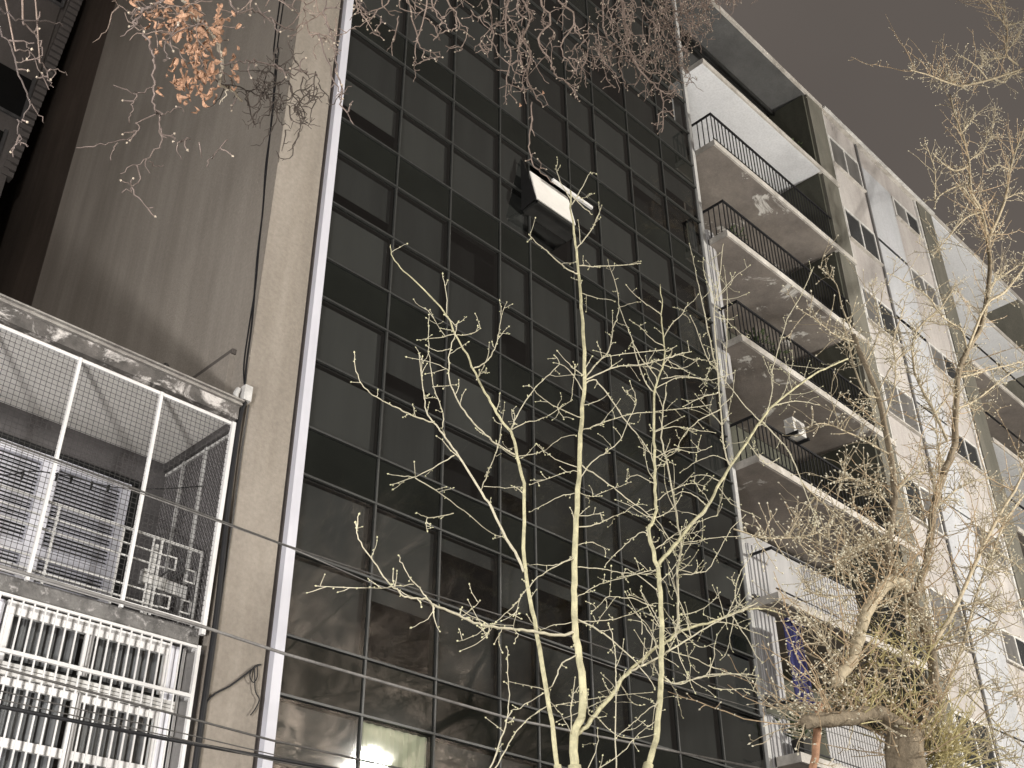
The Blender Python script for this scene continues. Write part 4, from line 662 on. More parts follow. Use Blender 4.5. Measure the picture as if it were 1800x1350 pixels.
TREE_B=[
('K1',0.0718,0.0367,[(12.708,-4.000,5.257),(13.124,-3.994,5.473),(13.514,-3.988,5.692),(13.546,-3.978,6.055),(13.644,-3.968,6.446),(13.610,-3.958,6.817),(13.502,-3.949,7.098),(13.325,-3.943,7.260),(13.097,-3.936,7.398),(13.056,-3.931,7.577),(13.224,-3.923,7.956),(13.516,-3.914,8.418),(13.720,-3.906,8.842),(13.853,-3.894,9.441),(13.924,-3.874,10.437),(13.714,-3.861,10.951),(13.551,-3.850,11.395)]),
('K0',0.0985,0.1002,[(12.304,-4.000,4.801),(12.394,-4.000,5.132),(12.456,-4.000,5.293)]),
('K2',0.0941,0.0667,[(12.434,-4.000,5.237),(12.001,-4.038,5.290),(11.602,-4.066,5.247),(10.866,-4.116,5.043),(10.191,-4.166,4.867),(9.994,-4.182,4.802)]),
('K3',0.0842,0.0632,[(13.337,-3.942,7.287),(12.986,-3.963,7.233),(12.584,-3.986,7.017),(12.138,-4.020,6.682),(11.743,-4.061,6.297),(11.403,-4.103,5.930),(11.132,-4.135,5.663),(10.729,-4.172,5.374)]),
('K4',0.0445,0.0373,[(10.609,-4.000,5.146),(10.444,-4.025,4.815),(10.148,-4.063,4.336)]),
('K5',0.0191,0.0142,[(13.601,-3.986,5.780),(14.170,-3.934,6.281),(14.926,-3.873,6.919),(16.210,-3.769,8.148),(17.402,-3.698,9.159),(18.399,-3.644,10.020),(19.877,-3.587,11.082)]),
('K6',0.0324,0.0178,[(13.694,-3.968,6.458),(13.770,-3.988,6.622),(14.507,-4.061,7.289),(15.297,-4.142,8.118),(15.828,-4.190,8.656),(16.595,-4.247,9.367),(17.533,-4.305,10.186),(18.518,-4.370,11.189)]),
('K7',0.053,0.046,[(15.378,-4.000,9.700),(16.086,-3.975,10.458),(16.653,-3.942,11.415),(17.271,-3.912,12.394),(18.052,-3.891,13.261),(19.005,-3.871,14.181),(19.695,-3.854,14.994),(20.862,-3.820,16.627),(21.451,-3.795,17.772),(21.580,-3.786,18.150)]),
('K7b',0.052,0.0556,[(13.502,-3.949,7.098),(14.184,-3.886,7.799),(14.700,-3.835,8.407),(15.147,-3.785,9.028),(15.655,-3.744,9.606),(16.115,-3.712,10.088)]),
('K8',0.0401,0.0168,[(21.550,-3.788,18.048),(21.864,-3.734,19.173),(21.690,-3.700,19.612),(22.411,-3.646,21.113),(22.708,-3.601,22.183),(22.698,-3.566,22.863),(22.948,-3.525,23.909)]),
('K9',0.0402,0.0207,[(21.631,-3.788,18.096),(22.184,-3.810,18.751),(23.605,-3.864,20.492),(24.828,-3.922,22.360),(26.900,-3.985,25.028),(29.501,-4.043,28.148)]),
('Ka',0.0343,0.0106,[(29.846,-4.000,30.006),(26.072,-3.974,26.634),(23.132,-3.948,24.086),(22.325,-3.939,23.471),(21.401,-3.927,22.910),(20.381,-3.912,22.346),(19.258,-3.896,21.649)]),
('b',0.0219,0.0093,[(25.161,-3.966,25.885),(24.858,-3.917,26.122),(24.387,-3.879,26.055),(23.884,-3.843,25.908)]),
('b',0.016,0.0081,[(21.678,-3.931,23.081),(22.491,-3.861,24.508)]),
('b',0.0256,0.0115,[(29.705,-4.000,29.762),(27.917,-3.948,28.193),(27.104,-3.916,27.289),(26.392,-3.885,26.882)]),
('Kb',0.0337,0.0132,[(29.215,-4.000,29.639),(28.392,-3.977,29.391),(28.633,-3.961,29.995),(29.584,-3.936,31.485),(29.770,-3.921,32.077),(29.067,-3.883,32.358),(28.671,-3.856,32.693)]),
('b',0.0266,0.0147,[(29.770,-3.921,32.077),(33.211,-3.853,35.277)]),
('b',0.0266,0.014,[(29.631,-3.913,32.108),(30.360,-3.964,33.418),(30.625,-4.014,34.356)]),
('b',0.0209,0.0121,[(28.554,-3.966,29.795),(30.016,-4.016,31.499),(31.490,-4.064,33.269)]),
('b',0.0207,0.0097,[(28.392,-3.977,29.391),(26.694,-3.922,27.967),(25.730,-3.888,27.171),(25.389,-3.859,26.589)]),
('b',0.0236,0.008,[(21.738,-3.734,19.094),(21.419,-3.683,19.396),(21.068,-3.654,19.416),(19.739,-3.594,18.294),(19.386,-3.560,17.736)]),
('b',0.016,0.0082,[(19.124,-3.700,17.755),(19.303,-3.800,18.619),(18.894,-3.899,19.058)]),
('b',0.0207,0.007,[(21.865,-3.739,19.083),(20.302,-3.805,17.860),(18.614,-3.897,16.247),(17.358,-3.975,15.043)]),
('b',0.0249,0.0088,[(22.386,-3.651,20.961),(21.374,-3.597,20.135),(20.737,-3.539,20.016),(20.454,-3.496,20.122)]),
('b',0.0194,0.0093,[(22.666,-3.594,22.257),(23.864,-3.544,23.561),(24.879,-3.500,24.766)]),
('b',0.0188,0.0101,[(22.411,-3.646,21.113),(24.297,-3.575,22.909),(26.007,-3.498,24.919),(27.278,-3.428,26.708)]),
('b',0.0201,0.0082,[(24.622,-3.916,22.085),(23.936,-3.871,21.854),(22.978,-3.827,21.050)]),
('b',0.0191,0.0089,[(23.605,-3.864,20.492),(24.726,-3.914,21.365),(25.637,-3.959,21.820)]),
('Kc',0.0276,0.0184,[(18.052,-3.891,13.261),(19.525,-3.977,15.024),(20.863,-4.019,16.061),(22.561,-4.073,17.640),(23.664,-4.101,18.587)]),
('Kd',0.0257,0.0126,[(19.948,-3.847,15.314),(21.032,-3.769,16.487),(22.493,-3.705,17.646),(24.387,-3.633,19.094)]),
('Ke',0.0237,0.0132,[(15.862,-3.972,10.452),(15.899,-3.866,11.016),(15.865,-3.767,11.524),(15.923,-3.696,11.953),(16.419,-3.596,12.822),(17.171,-3.529,13.602),(18.638,-3.437,14.804),(20.061,-3.342,16.192)]),
('b',0.0171,0.0058,[(16.308,-3.616,12.639),(15.544,-3.524,11.971),(15.019,-3.412,11.231),(14.822,-3.329,10.758)]),
('b',0.014,0.0063,[(15.899,-3.866,11.016),(16.362,-3.894,11.443),(16.656,-3.912,11.733)]),
('b',0.0159,0.0064,[(16.115,-3.712,10.088),(16.317,-3.630,10.615),(16.841,-3.503,11.574)]),
('b',0.0174,0.0075,[(17.179,-3.915,12.256),(18.547,-4.031,13.014),(20.251,-4.155,13.947)]),
('b',0.0167,0.0082,[(16.634,-3.942,11.374),(18.095,-3.853,12.278),(20.396,-3.724,13.880),(22.155,-3.644,15.016)]),
('b',0.0176,0.0065,[(13.853,-3.894,9.441),(13.464,-3.814,9.504),(13.018,-3.724,9.544),(12.563,-3.639,9.529),(12.184,-3.578,9.352)]),
('b',0.0168,0.0059,[(13.516,-3.914,8.418),(13.019,-3.992,8.471),(12.533,-4.056,8.438),(11.958,-4.120,8.283),(11.359,-4.183,7.958)]),
('b',0.0131,0.0043,[(13.224,-3.923,7.956),(12.680,-3.952,7.713),(12.003,-3.992,7.328),(11.608,-4.020,7.048),(11.378,-4.043,6.828)]),
('b',0.0131,0.0042,[(13.247,-3.925,7.906),(12.086,-4.038,7.416),(11.654,-4.088,7.150),(11.144,-4.156,6.793)]),
('b',0.0181,0.0077,[(13.924,-3.874,10.437),(13.605,-3.820,10.420),(13.655,-3.712,10.994),(13.797,-3.630,11.520),(13.937,-3.547,12.066)]),
('b',0.0143,0.0081,[(13.895,-3.882,10.030),(14.325,-3.935,10.687),(14.543,-3.985,11.281),(14.533,-4.025,11.685),(15.142,-4.089,12.632)]),
('b',0.0116,0.0063,[(11.005,-4.000,7.897),(11.432,-3.958,7.836),(11.879,-3.919,7.811),(12.340,-3.879,7.784),(12.637,-3.843,7.656)]),
('b',0.0101,0.0062,[(9.402,-4.000,6.765),(10.030,-3.948,6.889),(10.875,-3.888,7.185),(11.511,-3.847,7.481),(12.102,-3.804,7.928)]),
('b',0.0115,0.0041,[(11.224,-4.000,7.335),(11.239,-3.970,7.130),(11.078,-3.947,6.944),(10.722,-3.913,6.740)]),
('Kf',0.0161,0.0056,[(13.298,-3.944,7.197),(12.918,-4.064,6.605),(12.501,-4.164,6.117),(11.760,-4.309,5.448)]),
('b',0.0128,0.0048,[(13.056,-3.931,7.577),(13.580,-4.033,7.570),(13.496,-4.118,7.203),(13.251,-4.199,6.806)]),
('b',0.013,0.0053,[(13.694,-3.968,6.458),(14.243,-3.911,6.761),(15.051,-3.839,7.146)]),
('b',0.0128,0.0059,[(13.673,-3.986,5.810),(15.148,-3.854,6.367),(16.113,-3.773,6.559),(17.129,-3.691,6.716)]),
('b',0.0133,0.0052,[(14.285,-3.982,6.131),(14.573,-4.092,5.889),(14.843,-4.206,5.629),(15.191,-4.306,5.458)]),
('b',0.0124,0.0049,[(13.216,-3.994,5.458),(13.362,-4.086,5.232),(13.843,-4.194,5.166),(14.373,-4.298,5.139)]),
('b',0.0123,0.0045,[(13.060,-3.995,5.427),(13.007,-4.094,5.099),(12.851,-4.176,4.801)]),
('b',0.0093,0.0054,[(13.216,-3.994,5.458),(14.086,-3.942,5.535),(14.805,-3.897,5.538),(15.943,-3.828,5.498)]),
('b',0.0106,0.0054,[(10.746,-4.168,5.409),(10.883,-4.076,5.744),(10.877,-3.986,6.023),(10.770,-3.930,6.141),(10.549,-3.863,6.199)]),
('b',0.0109,0.0051,[(11.060,-4.131,5.678),(10.442,-4.245,5.748),(10.068,-4.315,5.787)]),
('b',0.0124,0.0057,[(12.671,-3.982,7.044),(12.047,-3.870,6.823),(11.530,-3.769,6.669),(11.186,-3.684,6.702)]),
('b',0.0117,0.0064,[(11.926,-4.036,6.527),(12.738,-3.951,6.884),(13.083,-3.915,7.067)]),
('b',0.0104,0.0042,[(10.684,-4.131,5.003),(11.382,-4.011,5.495),(11.381,-3.966,5.633)]),
('b',0.0111,0.004,[(11.553,-4.071,5.236),(11.419,-3.963,5.356),(11.087,-3.811,5.363),(10.747,-3.661,5.310)]),
('b',0.0115,0.0044,[(12.001,-4.038,5.290),(11.988,-3.954,5.545),(12.299,-3.900,5.792)]),
('b',0.0102,0.0037,[(10.417,-4.151,4.945),(10.289,-4.085,5.060),(10.107,-4.034,5.062),(9.874,-3.967,4.941)]),
('b',0.0136,0.006,[(13.640,-3.909,8.724),(14.522,-3.824,9.351),(15.630,-3.738,9.945),(16.287,-3.688,10.370)]),
('b',0.0148,0.0067,[(15.147,-3.785,9.028),(16.155,-3.700,9.704),(17.167,-3.628,10.304),(18.503,-3.546,10.940)]),
('b',0.0151,0.0056,[(15.885,-4.195,8.719),(15.800,-4.145,8.893),(15.500,-4.104,8.852)]),
('b',0.0145,0.006,[(15.297,-4.142,8.118),(15.984,-4.087,8.283),(17.072,-4.004,8.544)]),
('b',0.012,0.0061,[(14.507,-4.061,7.289),(15.527,-3.980,7.654),(16.528,-3.895,7.824),(17.717,-3.814,8.218)]),
('b',0.0144,0.0066,[(17.402,-3.698,9.159),(18.173,-3.632,9.241),(18.738,-3.582,9.275)]),
('b',0.0125,0.0059,[(15.213,-3.852,7.184),(15.995,-3.791,7.447),(16.872,-3.715,7.562)]),
('b',0.0161,0.0059,[(18.052,-3.891,13.261),(17.825,-3.967,13.581),(16.920,-4.039,13.338),(16.117,-4.139,13.358),(15.294,-4.211,13.117),(14.244,-4.301,12.722)]),
('b',0.0128,0.0058,[(13.551,-3.850,11.395),(13.595,-3.742,12.007),(13.736,-3.660,12.571),(13.438,-3.575,12.795)]),
('b',0.0128,0.0063,[(13.714,-3.861,10.951),(14.496,-3.771,11.793),(14.987,-3.691,12.529),(15.243,-3.567,13.443)]),
('b',0.0128,0.0049,[(13.506,-3.852,11.267),(12.847,-3.915,11.013),(12.041,-4.015,10.854),(11.465,-4.088,10.712)]),
]
TREE_C=[
('h',0.0154,0.0072,[(1.572,-5.794,6.949),(1.700,-5.743,6.890),(1.740,-5.729,6.880),(1.782,-5.712,6.863),(1.839,-5.694,6.859),(1.893,-5.678,6.869),(1.955,-5.657,6.852),(1.999,-5.641,6.833),(2.041,-5.618,6.779),(2.067,-5.598,6.719),(2.088,-5.574,6.639),(2.147,-5.559,6.669),(2.176,-5.550,6.669),(2.265,-5.525,6.669)]),
('h',0.0036,0.0021,[(1.819,-6.243,5.874),(1.808,-6.243,5.817),(1.786,-6.243,5.749)]),
('h',0.0076,0.0037,[(1.497,-6.229,6.454),(1.415,-6.165,6.254),(1.385,-6.146,6.202),(1.357,-6.131,6.165),(1.343,-6.111,6.104),(1.374,-6.096,6.085),(1.450,-6.062,6.052),(1.486,-6.044,6.030),(1.524,-6.018,5.974),(1.547,-5.988,5.894),(1.570,-5.966,5.840),(1.606,-5.941,5.789),(1.636,-5.931,5.795),(1.640,-5.917,5.753),(1.696,-5.889,5.710)]),
('h',0.0035,0.0016,[(1.520,-6.490,5.905),(1.374,-6.490,5.680),(1.365,-6.490,5.598),(1.390,-6.490,5.558),(1.368,-6.490,5.519)]),
('h',0.0065,0.0041,[(1.686,-6.268,6.592),(1.788,-6.207,6.465),(1.889,-6.179,6.586),(1.994,-6.151,6.655),(2.073,-6.130,6.685),(2.211,-6.095,6.770)]),
('h',0.0065,0.004,[(2.298,-5.500,7.891),(2.432,-5.500,7.755),(2.497,-5.500,7.744),(2.551,-5.500,7.757)]),
('h',0.0047,0.0026,[(1.686,-6.391,5.838),(1.789,-6.359,5.957),(1.894,-6.329,6.069),(2.008,-6.298,6.152),(2.115,-6.270,6.207),(2.250,-6.236,6.340),(2.329,-6.216,6.382)]),
('h',0.0041,0.0024,[(1.729,-5.515,6.400),(1.675,-5.486,6.314),(1.634,-5.471,6.303),(1.547,-5.438,6.319)]),
('h',0.004,0.0021,[(1.617,-5.603,6.180),(1.613,-5.587,6.125),(1.623,-5.569,6.073),(1.629,-5.551,6.015)]),
('h',0.004,0.0023,[(1.772,-5.545,6.188),(1.706,-5.513,6.107),(1.707,-5.500,6.066),(1.687,-5.480,6.002),(1.603,-5.441,5.916),(1.554,-5.421,5.888)]),
('h',0.0028,0.0017,[(1.412,-6.066,5.348),(1.403,-6.078,5.294),(1.400,-6.096,5.220)]),
('h',0.0039,0.0023,[(1.790,-5.598,6.054),(1.820,-5.570,5.977),(1.779,-5.538,5.879),(1.740,-5.513,5.808),(1.681,-5.483,5.737)]),
('h',0.0038,0.0022,[(1.705,-5.603,5.724),(1.750,-5.579,5.678),(1.729,-5.557,5.613),(1.685,-5.536,5.571)]),
('h',0.0037,0.0022,[(1.683,-5.675,5.506),(1.736,-5.707,5.417),(1.793,-5.731,5.408)]),
('h',0.0033,0.002,[(1.805,-5.500,5.890),(1.858,-5.484,5.896),(1.898,-5.471,5.943)]),
('h',0.0033,0.002,[(1.774,-5.589,6.148),(1.833,-5.570,6.236),(1.883,-5.554,6.307),(1.928,-5.540,6.306)]),
('h',0.0033,0.0017,[(1.654,-6.293,5.384),(1.629,-6.280,5.367),(1.610,-6.262,5.320),(1.657,-6.240,5.296)]),
('h',0.0027,0.0016,[(1.630,-6.440,5.245),(1.658,-6.417,5.200)]),
('h',0.0029,0.0017,[(1.847,-6.268,5.536),(1.816,-6.239,5.453),(1.802,-6.222,5.407),(1.789,-6.206,5.362)]),
('h',0.0044,0.0022,[(0.716,-6.217,5.524),(0.791,-6.174,5.481),(0.862,-6.138,5.461),(0.943,-6.083,5.380),(1.011,-6.045,5.340),(1.012,-6.012,5.260),(1.011,-6.001,5.233),(1.035,-5.971,5.169),(1.027,-5.952,5.122)]),
('h',0.0038,0.002,[(0.983,-5.638,5.969),(1.055,-5.612,6.036),(1.145,-5.570,5.990),(1.211,-5.539,5.953)]),
('h',0.0055,0.0023,[(0.675,-6.282,5.521),(0.762,-6.243,5.541),(0.844,-6.209,5.580),(0.940,-6.169,5.696),(1.020,-6.138,5.768)]),
('h',0.0038,0.002,[(1.150,-5.500,5.856),(1.201,-5.478,5.837),(1.264,-5.452,5.815)]),
('h',0.0038,0.0021,[(1.122,-5.568,6.055),(1.170,-5.550,6.054),(1.194,-5.533,6.015),(1.223,-5.517,5.988)]),
('h',0.0037,0.002,[(1.132,-5.721,5.880),(1.170,-5.705,5.942),(1.229,-5.684,5.953)]),
('h',0.0053,0.0026,[(0.994,-5.534,6.288),(1.071,-5.504,6.279),(1.114,-5.485,6.265),(1.149,-5.460,6.206),(1.147,-5.449,6.171)]),
('h',0.0036,0.0018,[(1.135,-5.582,5.513),(1.154,-5.591,5.498),(1.178,-5.602,5.496)]),
('h',0.0043,0.0024,[(2.417,-6.261,7.270),(2.530,-6.218,7.204),(2.621,-6.192,7.202),(2.741,-6.167,7.292),(2.765,-6.149,7.233)]),
('h',0.0061,0.0028,[(3.030,-5.641,8.406),(3.151,-5.598,8.305),(3.222,-5.579,8.279),(3.383,-5.551,8.406)]),
('h',0.0073,0.0028,[(3.297,-5.582,8.739),(3.441,-5.534,8.619),(3.540,-5.492,8.484),(3.607,-5.462,8.375),(3.619,-5.421,8.169),(3.644,-5.414,8.152)]),
('h',0.0055,0.0025,[(3.011,-6.306,7.718),(3.037,-6.246,7.463),(3.014,-6.206,7.279),(3.106,-6.179,7.255),(3.250,-6.153,7.394)]),
('h',0.0038,0.0022,[(3.099,-6.176,7.263),(3.100,-6.153,7.167),(3.054,-6.141,7.150)]),
('h',0.0064,0.0025,[(3.035,-6.244,7.855),(3.127,-6.202,7.746),(3.234,-6.160,7.650),(3.244,-6.137,7.550),(3.209,-6.123,7.478)]),
('h',0.0047,0.0024,[(3.085,-6.176,7.554),(3.187,-6.154,7.587),(3.245,-6.135,7.558),(3.279,-6.126,7.550)]),
('h',0.0061,0.0025,[(2.962,-6.448,7.599),(3.086,-6.404,7.531),(3.197,-6.370,7.493),(3.215,-6.353,7.431),(3.361,-6.324,7.491)]),
('h',0.0045,0.0022,[(3.145,-6.432,7.315),(3.118,-6.421,7.264),(3.087,-6.413,7.256),(3.063,-6.401,7.299)]),
('h',0.0076,0.0027,[(3.947,-5.820,9.118),(3.967,-5.867,8.789),(3.953,-5.927,8.337),(3.886,-5.955,8.092),(3.849,-5.964,8.006)]),
('h',0.0106,0.0035,[(4.571,-5.522,10.010),(4.571,-5.471,9.675),(4.615,-5.404,9.282),(4.696,-5.371,9.141),(4.694,-5.323,8.851),(4.724,-5.293,8.693)]),
('h',0.0047,0.0028,[(4.517,-5.500,8.557),(4.452,-5.487,8.485)]),
('h',0.0047,0.0027,[(4.517,-5.500,8.577),(4.748,-5.469,8.725)]),
('h',0.0048,0.0027,[(4.535,-5.502,8.736),(4.420,-5.481,8.681)]),
('h',0.0102,0.0035,[(4.475,-5.817,9.645),(4.453,-5.766,9.309),(4.575,-5.731,9.213),(4.521,-5.694,8.961),(4.637,-5.665,8.902),(4.634,-5.625,8.663),(4.756,-5.588,8.560),(4.897,-5.562,8.554)]),
('h',0.0093,0.0037,[(4.203,-6.251,8.990),(4.185,-6.200,8.686),(4.329,-6.163,8.628),(4.240,-6.121,8.352),(4.409,-6.076,8.275),(4.495,-6.054,8.236),(4.701,-6.021,8.296),(4.769,-5.997,8.221)]),
('h',0.0081,0.0032,[(4.105,-6.451,8.712),(4.169,-6.401,8.492),(4.385,-6.359,8.508),(4.282,-6.306,8.171),(4.418,-6.270,8.109),(4.507,-6.244,8.053)]),
('h',0.0052,0.0027,[(4.274,-6.449,8.290),(4.338,-6.428,8.238),(4.601,-6.395,8.487)]),
('h',0.005,0.0025,[(4.138,-6.494,7.780),(4.233,-6.516,7.793),(4.307,-6.531,7.817)]),
('h',0.0107,0.0041,[(5.755,-5.684,10.958),(5.697,-5.633,10.530),(5.763,-5.573,10.151),(6.066,-5.531,10.197),(6.025,-5.510,10.021),(6.137,-5.475,9.877),(6.171,-5.463,9.820)]),
('h',0.014,0.0042,[(6.295,-5.500,11.630),(6.112,-5.551,10.970),(6.067,-5.601,10.464),(6.046,-5.652,10.003),(6.172,-5.692,9.813),(6.342,-5.730,9.707),(6.306,-5.771,9.349),(6.188,-5.804,9.000)]),
('h',0.0093,0.004,[(6.224,-5.524,10.249),(6.490,-5.489,10.287),(6.852,-5.456,10.530),(7.196,-5.406,10.496)]),
('h',0.0061,0.0031,[(5.763,-6.120,8.967),(5.902,-6.141,9.021),(5.979,-6.159,9.173)]),
('h',0.0059,0.0031,[(5.668,-6.191,8.603),(5.556,-6.205,8.444)]),
('h',0.004,0.0019,[(2.161,-6.496,6.770),(2.117,-6.547,6.454),(2.151,-6.589,6.271),(2.167,-6.620,6.130),(2.127,-6.643,5.996)]),
('h',0.005,0.0024,[(2.284,-6.456,6.227),(2.303,-6.487,6.089),(2.300,-6.522,5.915),(2.333,-6.542,5.864),(2.358,-6.566,5.776)]),
('h',0.0045,0.0024,[(2.163,-6.444,6.403),(2.297,-6.381,6.298),(2.389,-6.342,6.246),(2.418,-6.331,6.233),(2.482,-6.310,6.364)]),
('h',0.0053,0.0034,[(4.398,-5.889,7.982),(4.388,-5.889,7.795),(4.371,-5.889,7.550),(4.385,-5.889,7.379),(4.443,-5.889,7.317),(4.533,-5.889,7.321),(4.623,-5.889,7.296)]),
]


def walk(r, p, d, L, step, crook, grav):
    P = [Vector(p)]; d = Vector(d).normalized(); n = max(2, int(L/step))
    for i in range(n):
        d = (d + Vector((r.gauss(0,crook), r.gauss(0,crook), r.gauss(0,crook) + grav))).normalized(); P.append(P[-1] + d*step)
    return P
def along(P, t):
    f = t*(len(P)-1); i = min(int(f), len(P)-2); return P[i].lerp(P[i+1], f-i), (P[i+1]-P[i]).normalized()

def grow(t, DATA, bark, thickbark, twigm, budm, seed, twig_gap, twig_len, bud_r, up_bias, thick, budgap, kinds=None, sub=0.0, tws=1.0):
    r = random.Random(seed); tw_ = B(); bd = B()
    for key, r0, r1, pts in DATA:
        P = spline(pts, 4)
        # slight natural wobble on the thin ones
        if r0 < 0.03: P = [P[0]] + [p + Vector((r.gauss(0,.0035), r.gauss(0,.0035), r.gauss(0,.0035))) for p in P[1:]]
        nm = 'limb' if r0 > thick else 'branch'
        mm = (kinds or {}).get(key, thickbark if r0 > thick else bark)
        rad_ = [(r0 + (r1-r0)*q/(len(P)-1))*(1 + (r.uniform(-.05,.06) if r0 > .03 else r.uniform(-.05,.08))) for q in range(len(P))]
        if r0 > .03: P = [P[0]] + [p + Vector((r.gauss(0,r0*.09), r.gauss(0,r0*.09), r.gauss(0,r0*.09))) for p in P[1:]]
        part(nm, B().tube(P, rad_, None, 12 if r0 > .03 else 6), mm, t, True)
        L = sum((P[i+1]-P[i]).length for i in range(len(P)-1))
        n = int(L/twig_gap * (1.0 if r0 < thick else 0.45) * (0.45 if pts[0][2] > 10.5 else 1.0))
        for i in range(n):
            s = r.uniform(0.12, 0.98); p, d = along(P, s); side = d.orthogonal().normalized(); side = Matrix.Rotation(r.uniform(0, 6.283), 3, d) @ side
            dd = (side + d*r.uniform(.2,.9) + Vector((0,0,up_bias))).normalized(); l = r.uniform(*twig_len) * (1.0 if r.random() < .8 else 1.9)
            rad = r0 + (r1-r0)*s; Q = walk(r, p, dd, l, max(l/5, .02), .16, .02); q0 = min(rad*.55, .0045)
            if r.random() < sub:
                for e in range(r.randint(2, 4)):
                    p2, d2 = along(Q, r.uniform(.25,.95)); s2 = Matrix.Rotation(r.uniform(0, 6.283), 3, d2) @ d2.orthogonal().normalized()
                    Q2 = walk(r, p2, s2 + d2*.8 + Vector((0,0,up_bias)), l*r.uniform(.3,.7), max(l/8,.02), .18, .02); tw_.tube(Q2, .0028*tws, .0018*tws, 3, False); bd.bud(Q2[-1], Q2[-1]-Q2[-2], bud_r*r.uniform(.6,1.1), bud_r*r.uniform(2,3))
            tw_.tube(Q, max(q0, .0026)*tws, .0018*tws, 4, False); bd.bud(Q[-1], Q[-1]-Q[-2], bud_r*r.uniform(.7,1.25), bud_r*r.uniform(2, 3.4))
            for q in Q[1:-1]:
                if r.random() < .5: bd.bud(q + Vector((r.gauss(0,.006), r.gauss(0,.006), r.gauss(0,.006))), (r.gauss(0,1), r.gauss(0,1), r.gauss(0,1)+1), bud_r*r.uniform(.5,.9), bud_r*2)
        if r0 < thick:
            for i in range(int(L/budgap)):
                s = r.uniform(.1, 1); p, d = along(P, s); side = Matrix.Rotation(r.uniform(0, 6.283), 3, d) @ d.orthogonal().normalized(); rad = r0 + (r1-r0)*s
                bd.bud(p + side*(rad + bud_r*.6), side + d*.6, bud_r*r.uniform(.6,1.1), bud_r*r.uniform(1.6, 2.6))
            bd.bud(P[-1], P[-1]-P[-2], bud_r*1.1, bud_r*3)
    return tw_, bd

# central young tree
ta = thing('street_tree', 'slender pale bare tree with three upright stems in front of the dark glass', 'tree', (6.9, -4.0, 0), 'bare street trees')
part('trunk', B().tube(spline([(6.95,-4.02,0),(6.88,-4.0,1.0),(6.82,-4.0,2.0),(6.80,-4.0,2.7)], 3), 0.12, 0.095, 12), 'barkA', ta, True)
part('limb', B().tube(spline([(6.80,-4.0,2.6),(6.76,-4.0,3.2),(6.741,-4.0,3.86)], 3), 0.075, 0.053, 10), 'barkA', ta, True)
part('limb', B().tube(spline([(6.79,-4.0,2.6),(6.62,-4.0,3.2),(6.545,-4.0,3.83)], 3), 0.055, 0.030, 10), 'barkA', ta, True)
part('limb', B().tube(spline([(6.82,-4.0,2.5),(7.15,-4.0,3.0),(7.669,-4.0,4.03)], 3), 0.065, 0.043, 10), 'barkA', ta, True)
tw_, bd = grow(ta, TREE_A, 'barkA2', 'barkA', 'barkA2', 'bud', 3, 0.27, (.04, .19), .0078, .25, .016, .22, None, .12, 1.1)
o = part('twigs', tw_, 'barkA2', ta); o['kind'] = 'stuff'; o = part('buds', bd, 'bud', ta); o['kind'] = 'stuff'

SPA = [d_ for d_ in TREE_A if d_[0] in ('L3','L3r','L3s','RB','RB2','L3v')]; spB = B(); spb = B(); r = random.Random(77)
for i in range(85):
    d_ = SPA[i % len(SPA)]; P = spline(d_[3], 4); p, dd = along(P, r.uniform(.1,.95))
    Q = walk(r, p, (r.gauss(.1,.8), r.gauss(0,.5), r.gauss(.25,.45)), r.uniform(.25,.75), .05, .10, .03); spB.tube(Q, .0048, .0022, 5, False); spb.bud(Q[-1], Q[-1]-Q[-2], .008, .024)
    for q in range(1, len(Q)-1):
        if r.random() < .35: spb.bud(Q[q] + Vector((r.gauss(0,.006), r.gauss(0,.006), r.gauss(0,.006))), (r.gauss(0,1), r.gauss(0,1), 1), .0075, .018)
        if r.random() < .2:
            s_ = walk(r, Q[q], (r.gauss(0,1), r.gauss(0,.7), r.gauss(.2,.8)), r.uniform(.05,.2), .03, .2, .03); spB.tube(s_, .003, .002, 3, False); spb.bud(s_[-1], s_[-1]-s_[-2], .0075, .02)
o = part('sprouts', spB, 'barkA2', ta); o['kind'] = 'stuff'; o = part('sprout_buds', spb, 'bud', ta); o['kind'] = 'stuff'

# big right tree
tb = thing('street_tree', 'large pollarded tree with thick sawn limbs and yellow shoots at the right', 'tree', (12.38, -4.0, 0), 'bare street trees')
part('trunk', B().tube(spline([(12.45,-4.0,0),(12.40,-4.02,1.6),(12.36,-4.0,3.2),(12.304,-4.0,4.80),(12.46,-4.0,5.20)], 4), [0.30,0.29,0.28,0.27,0.26,0.255,0.25,0.245,0.24,0.235,0.23,0.225,0.22,0.215,0.21,0.205,0.19], None, 14), 'barkB', tb, True)
kinds = {'K0':'barkB','K1':'barkB','K2':'barkB','K3':'barkB2','K4':'barkK','K7':'barkB','K7b':'barkB'}
tw_, bd = grow(tb, TREE_B, 'barkB2', 'barkB2', 'barkB2', 'budB', 5, 0.07, (.08, .5), .014, .35, .03, .12, kinds, .65, 1.7)
o = part('twigs', tw_, 'barkB2', tb); o['kind'] = 'stuff'; o = part('buds', bd, 'budB', tb); o['kind'] = 'stuff'
r = random.Random(21); sb = B()
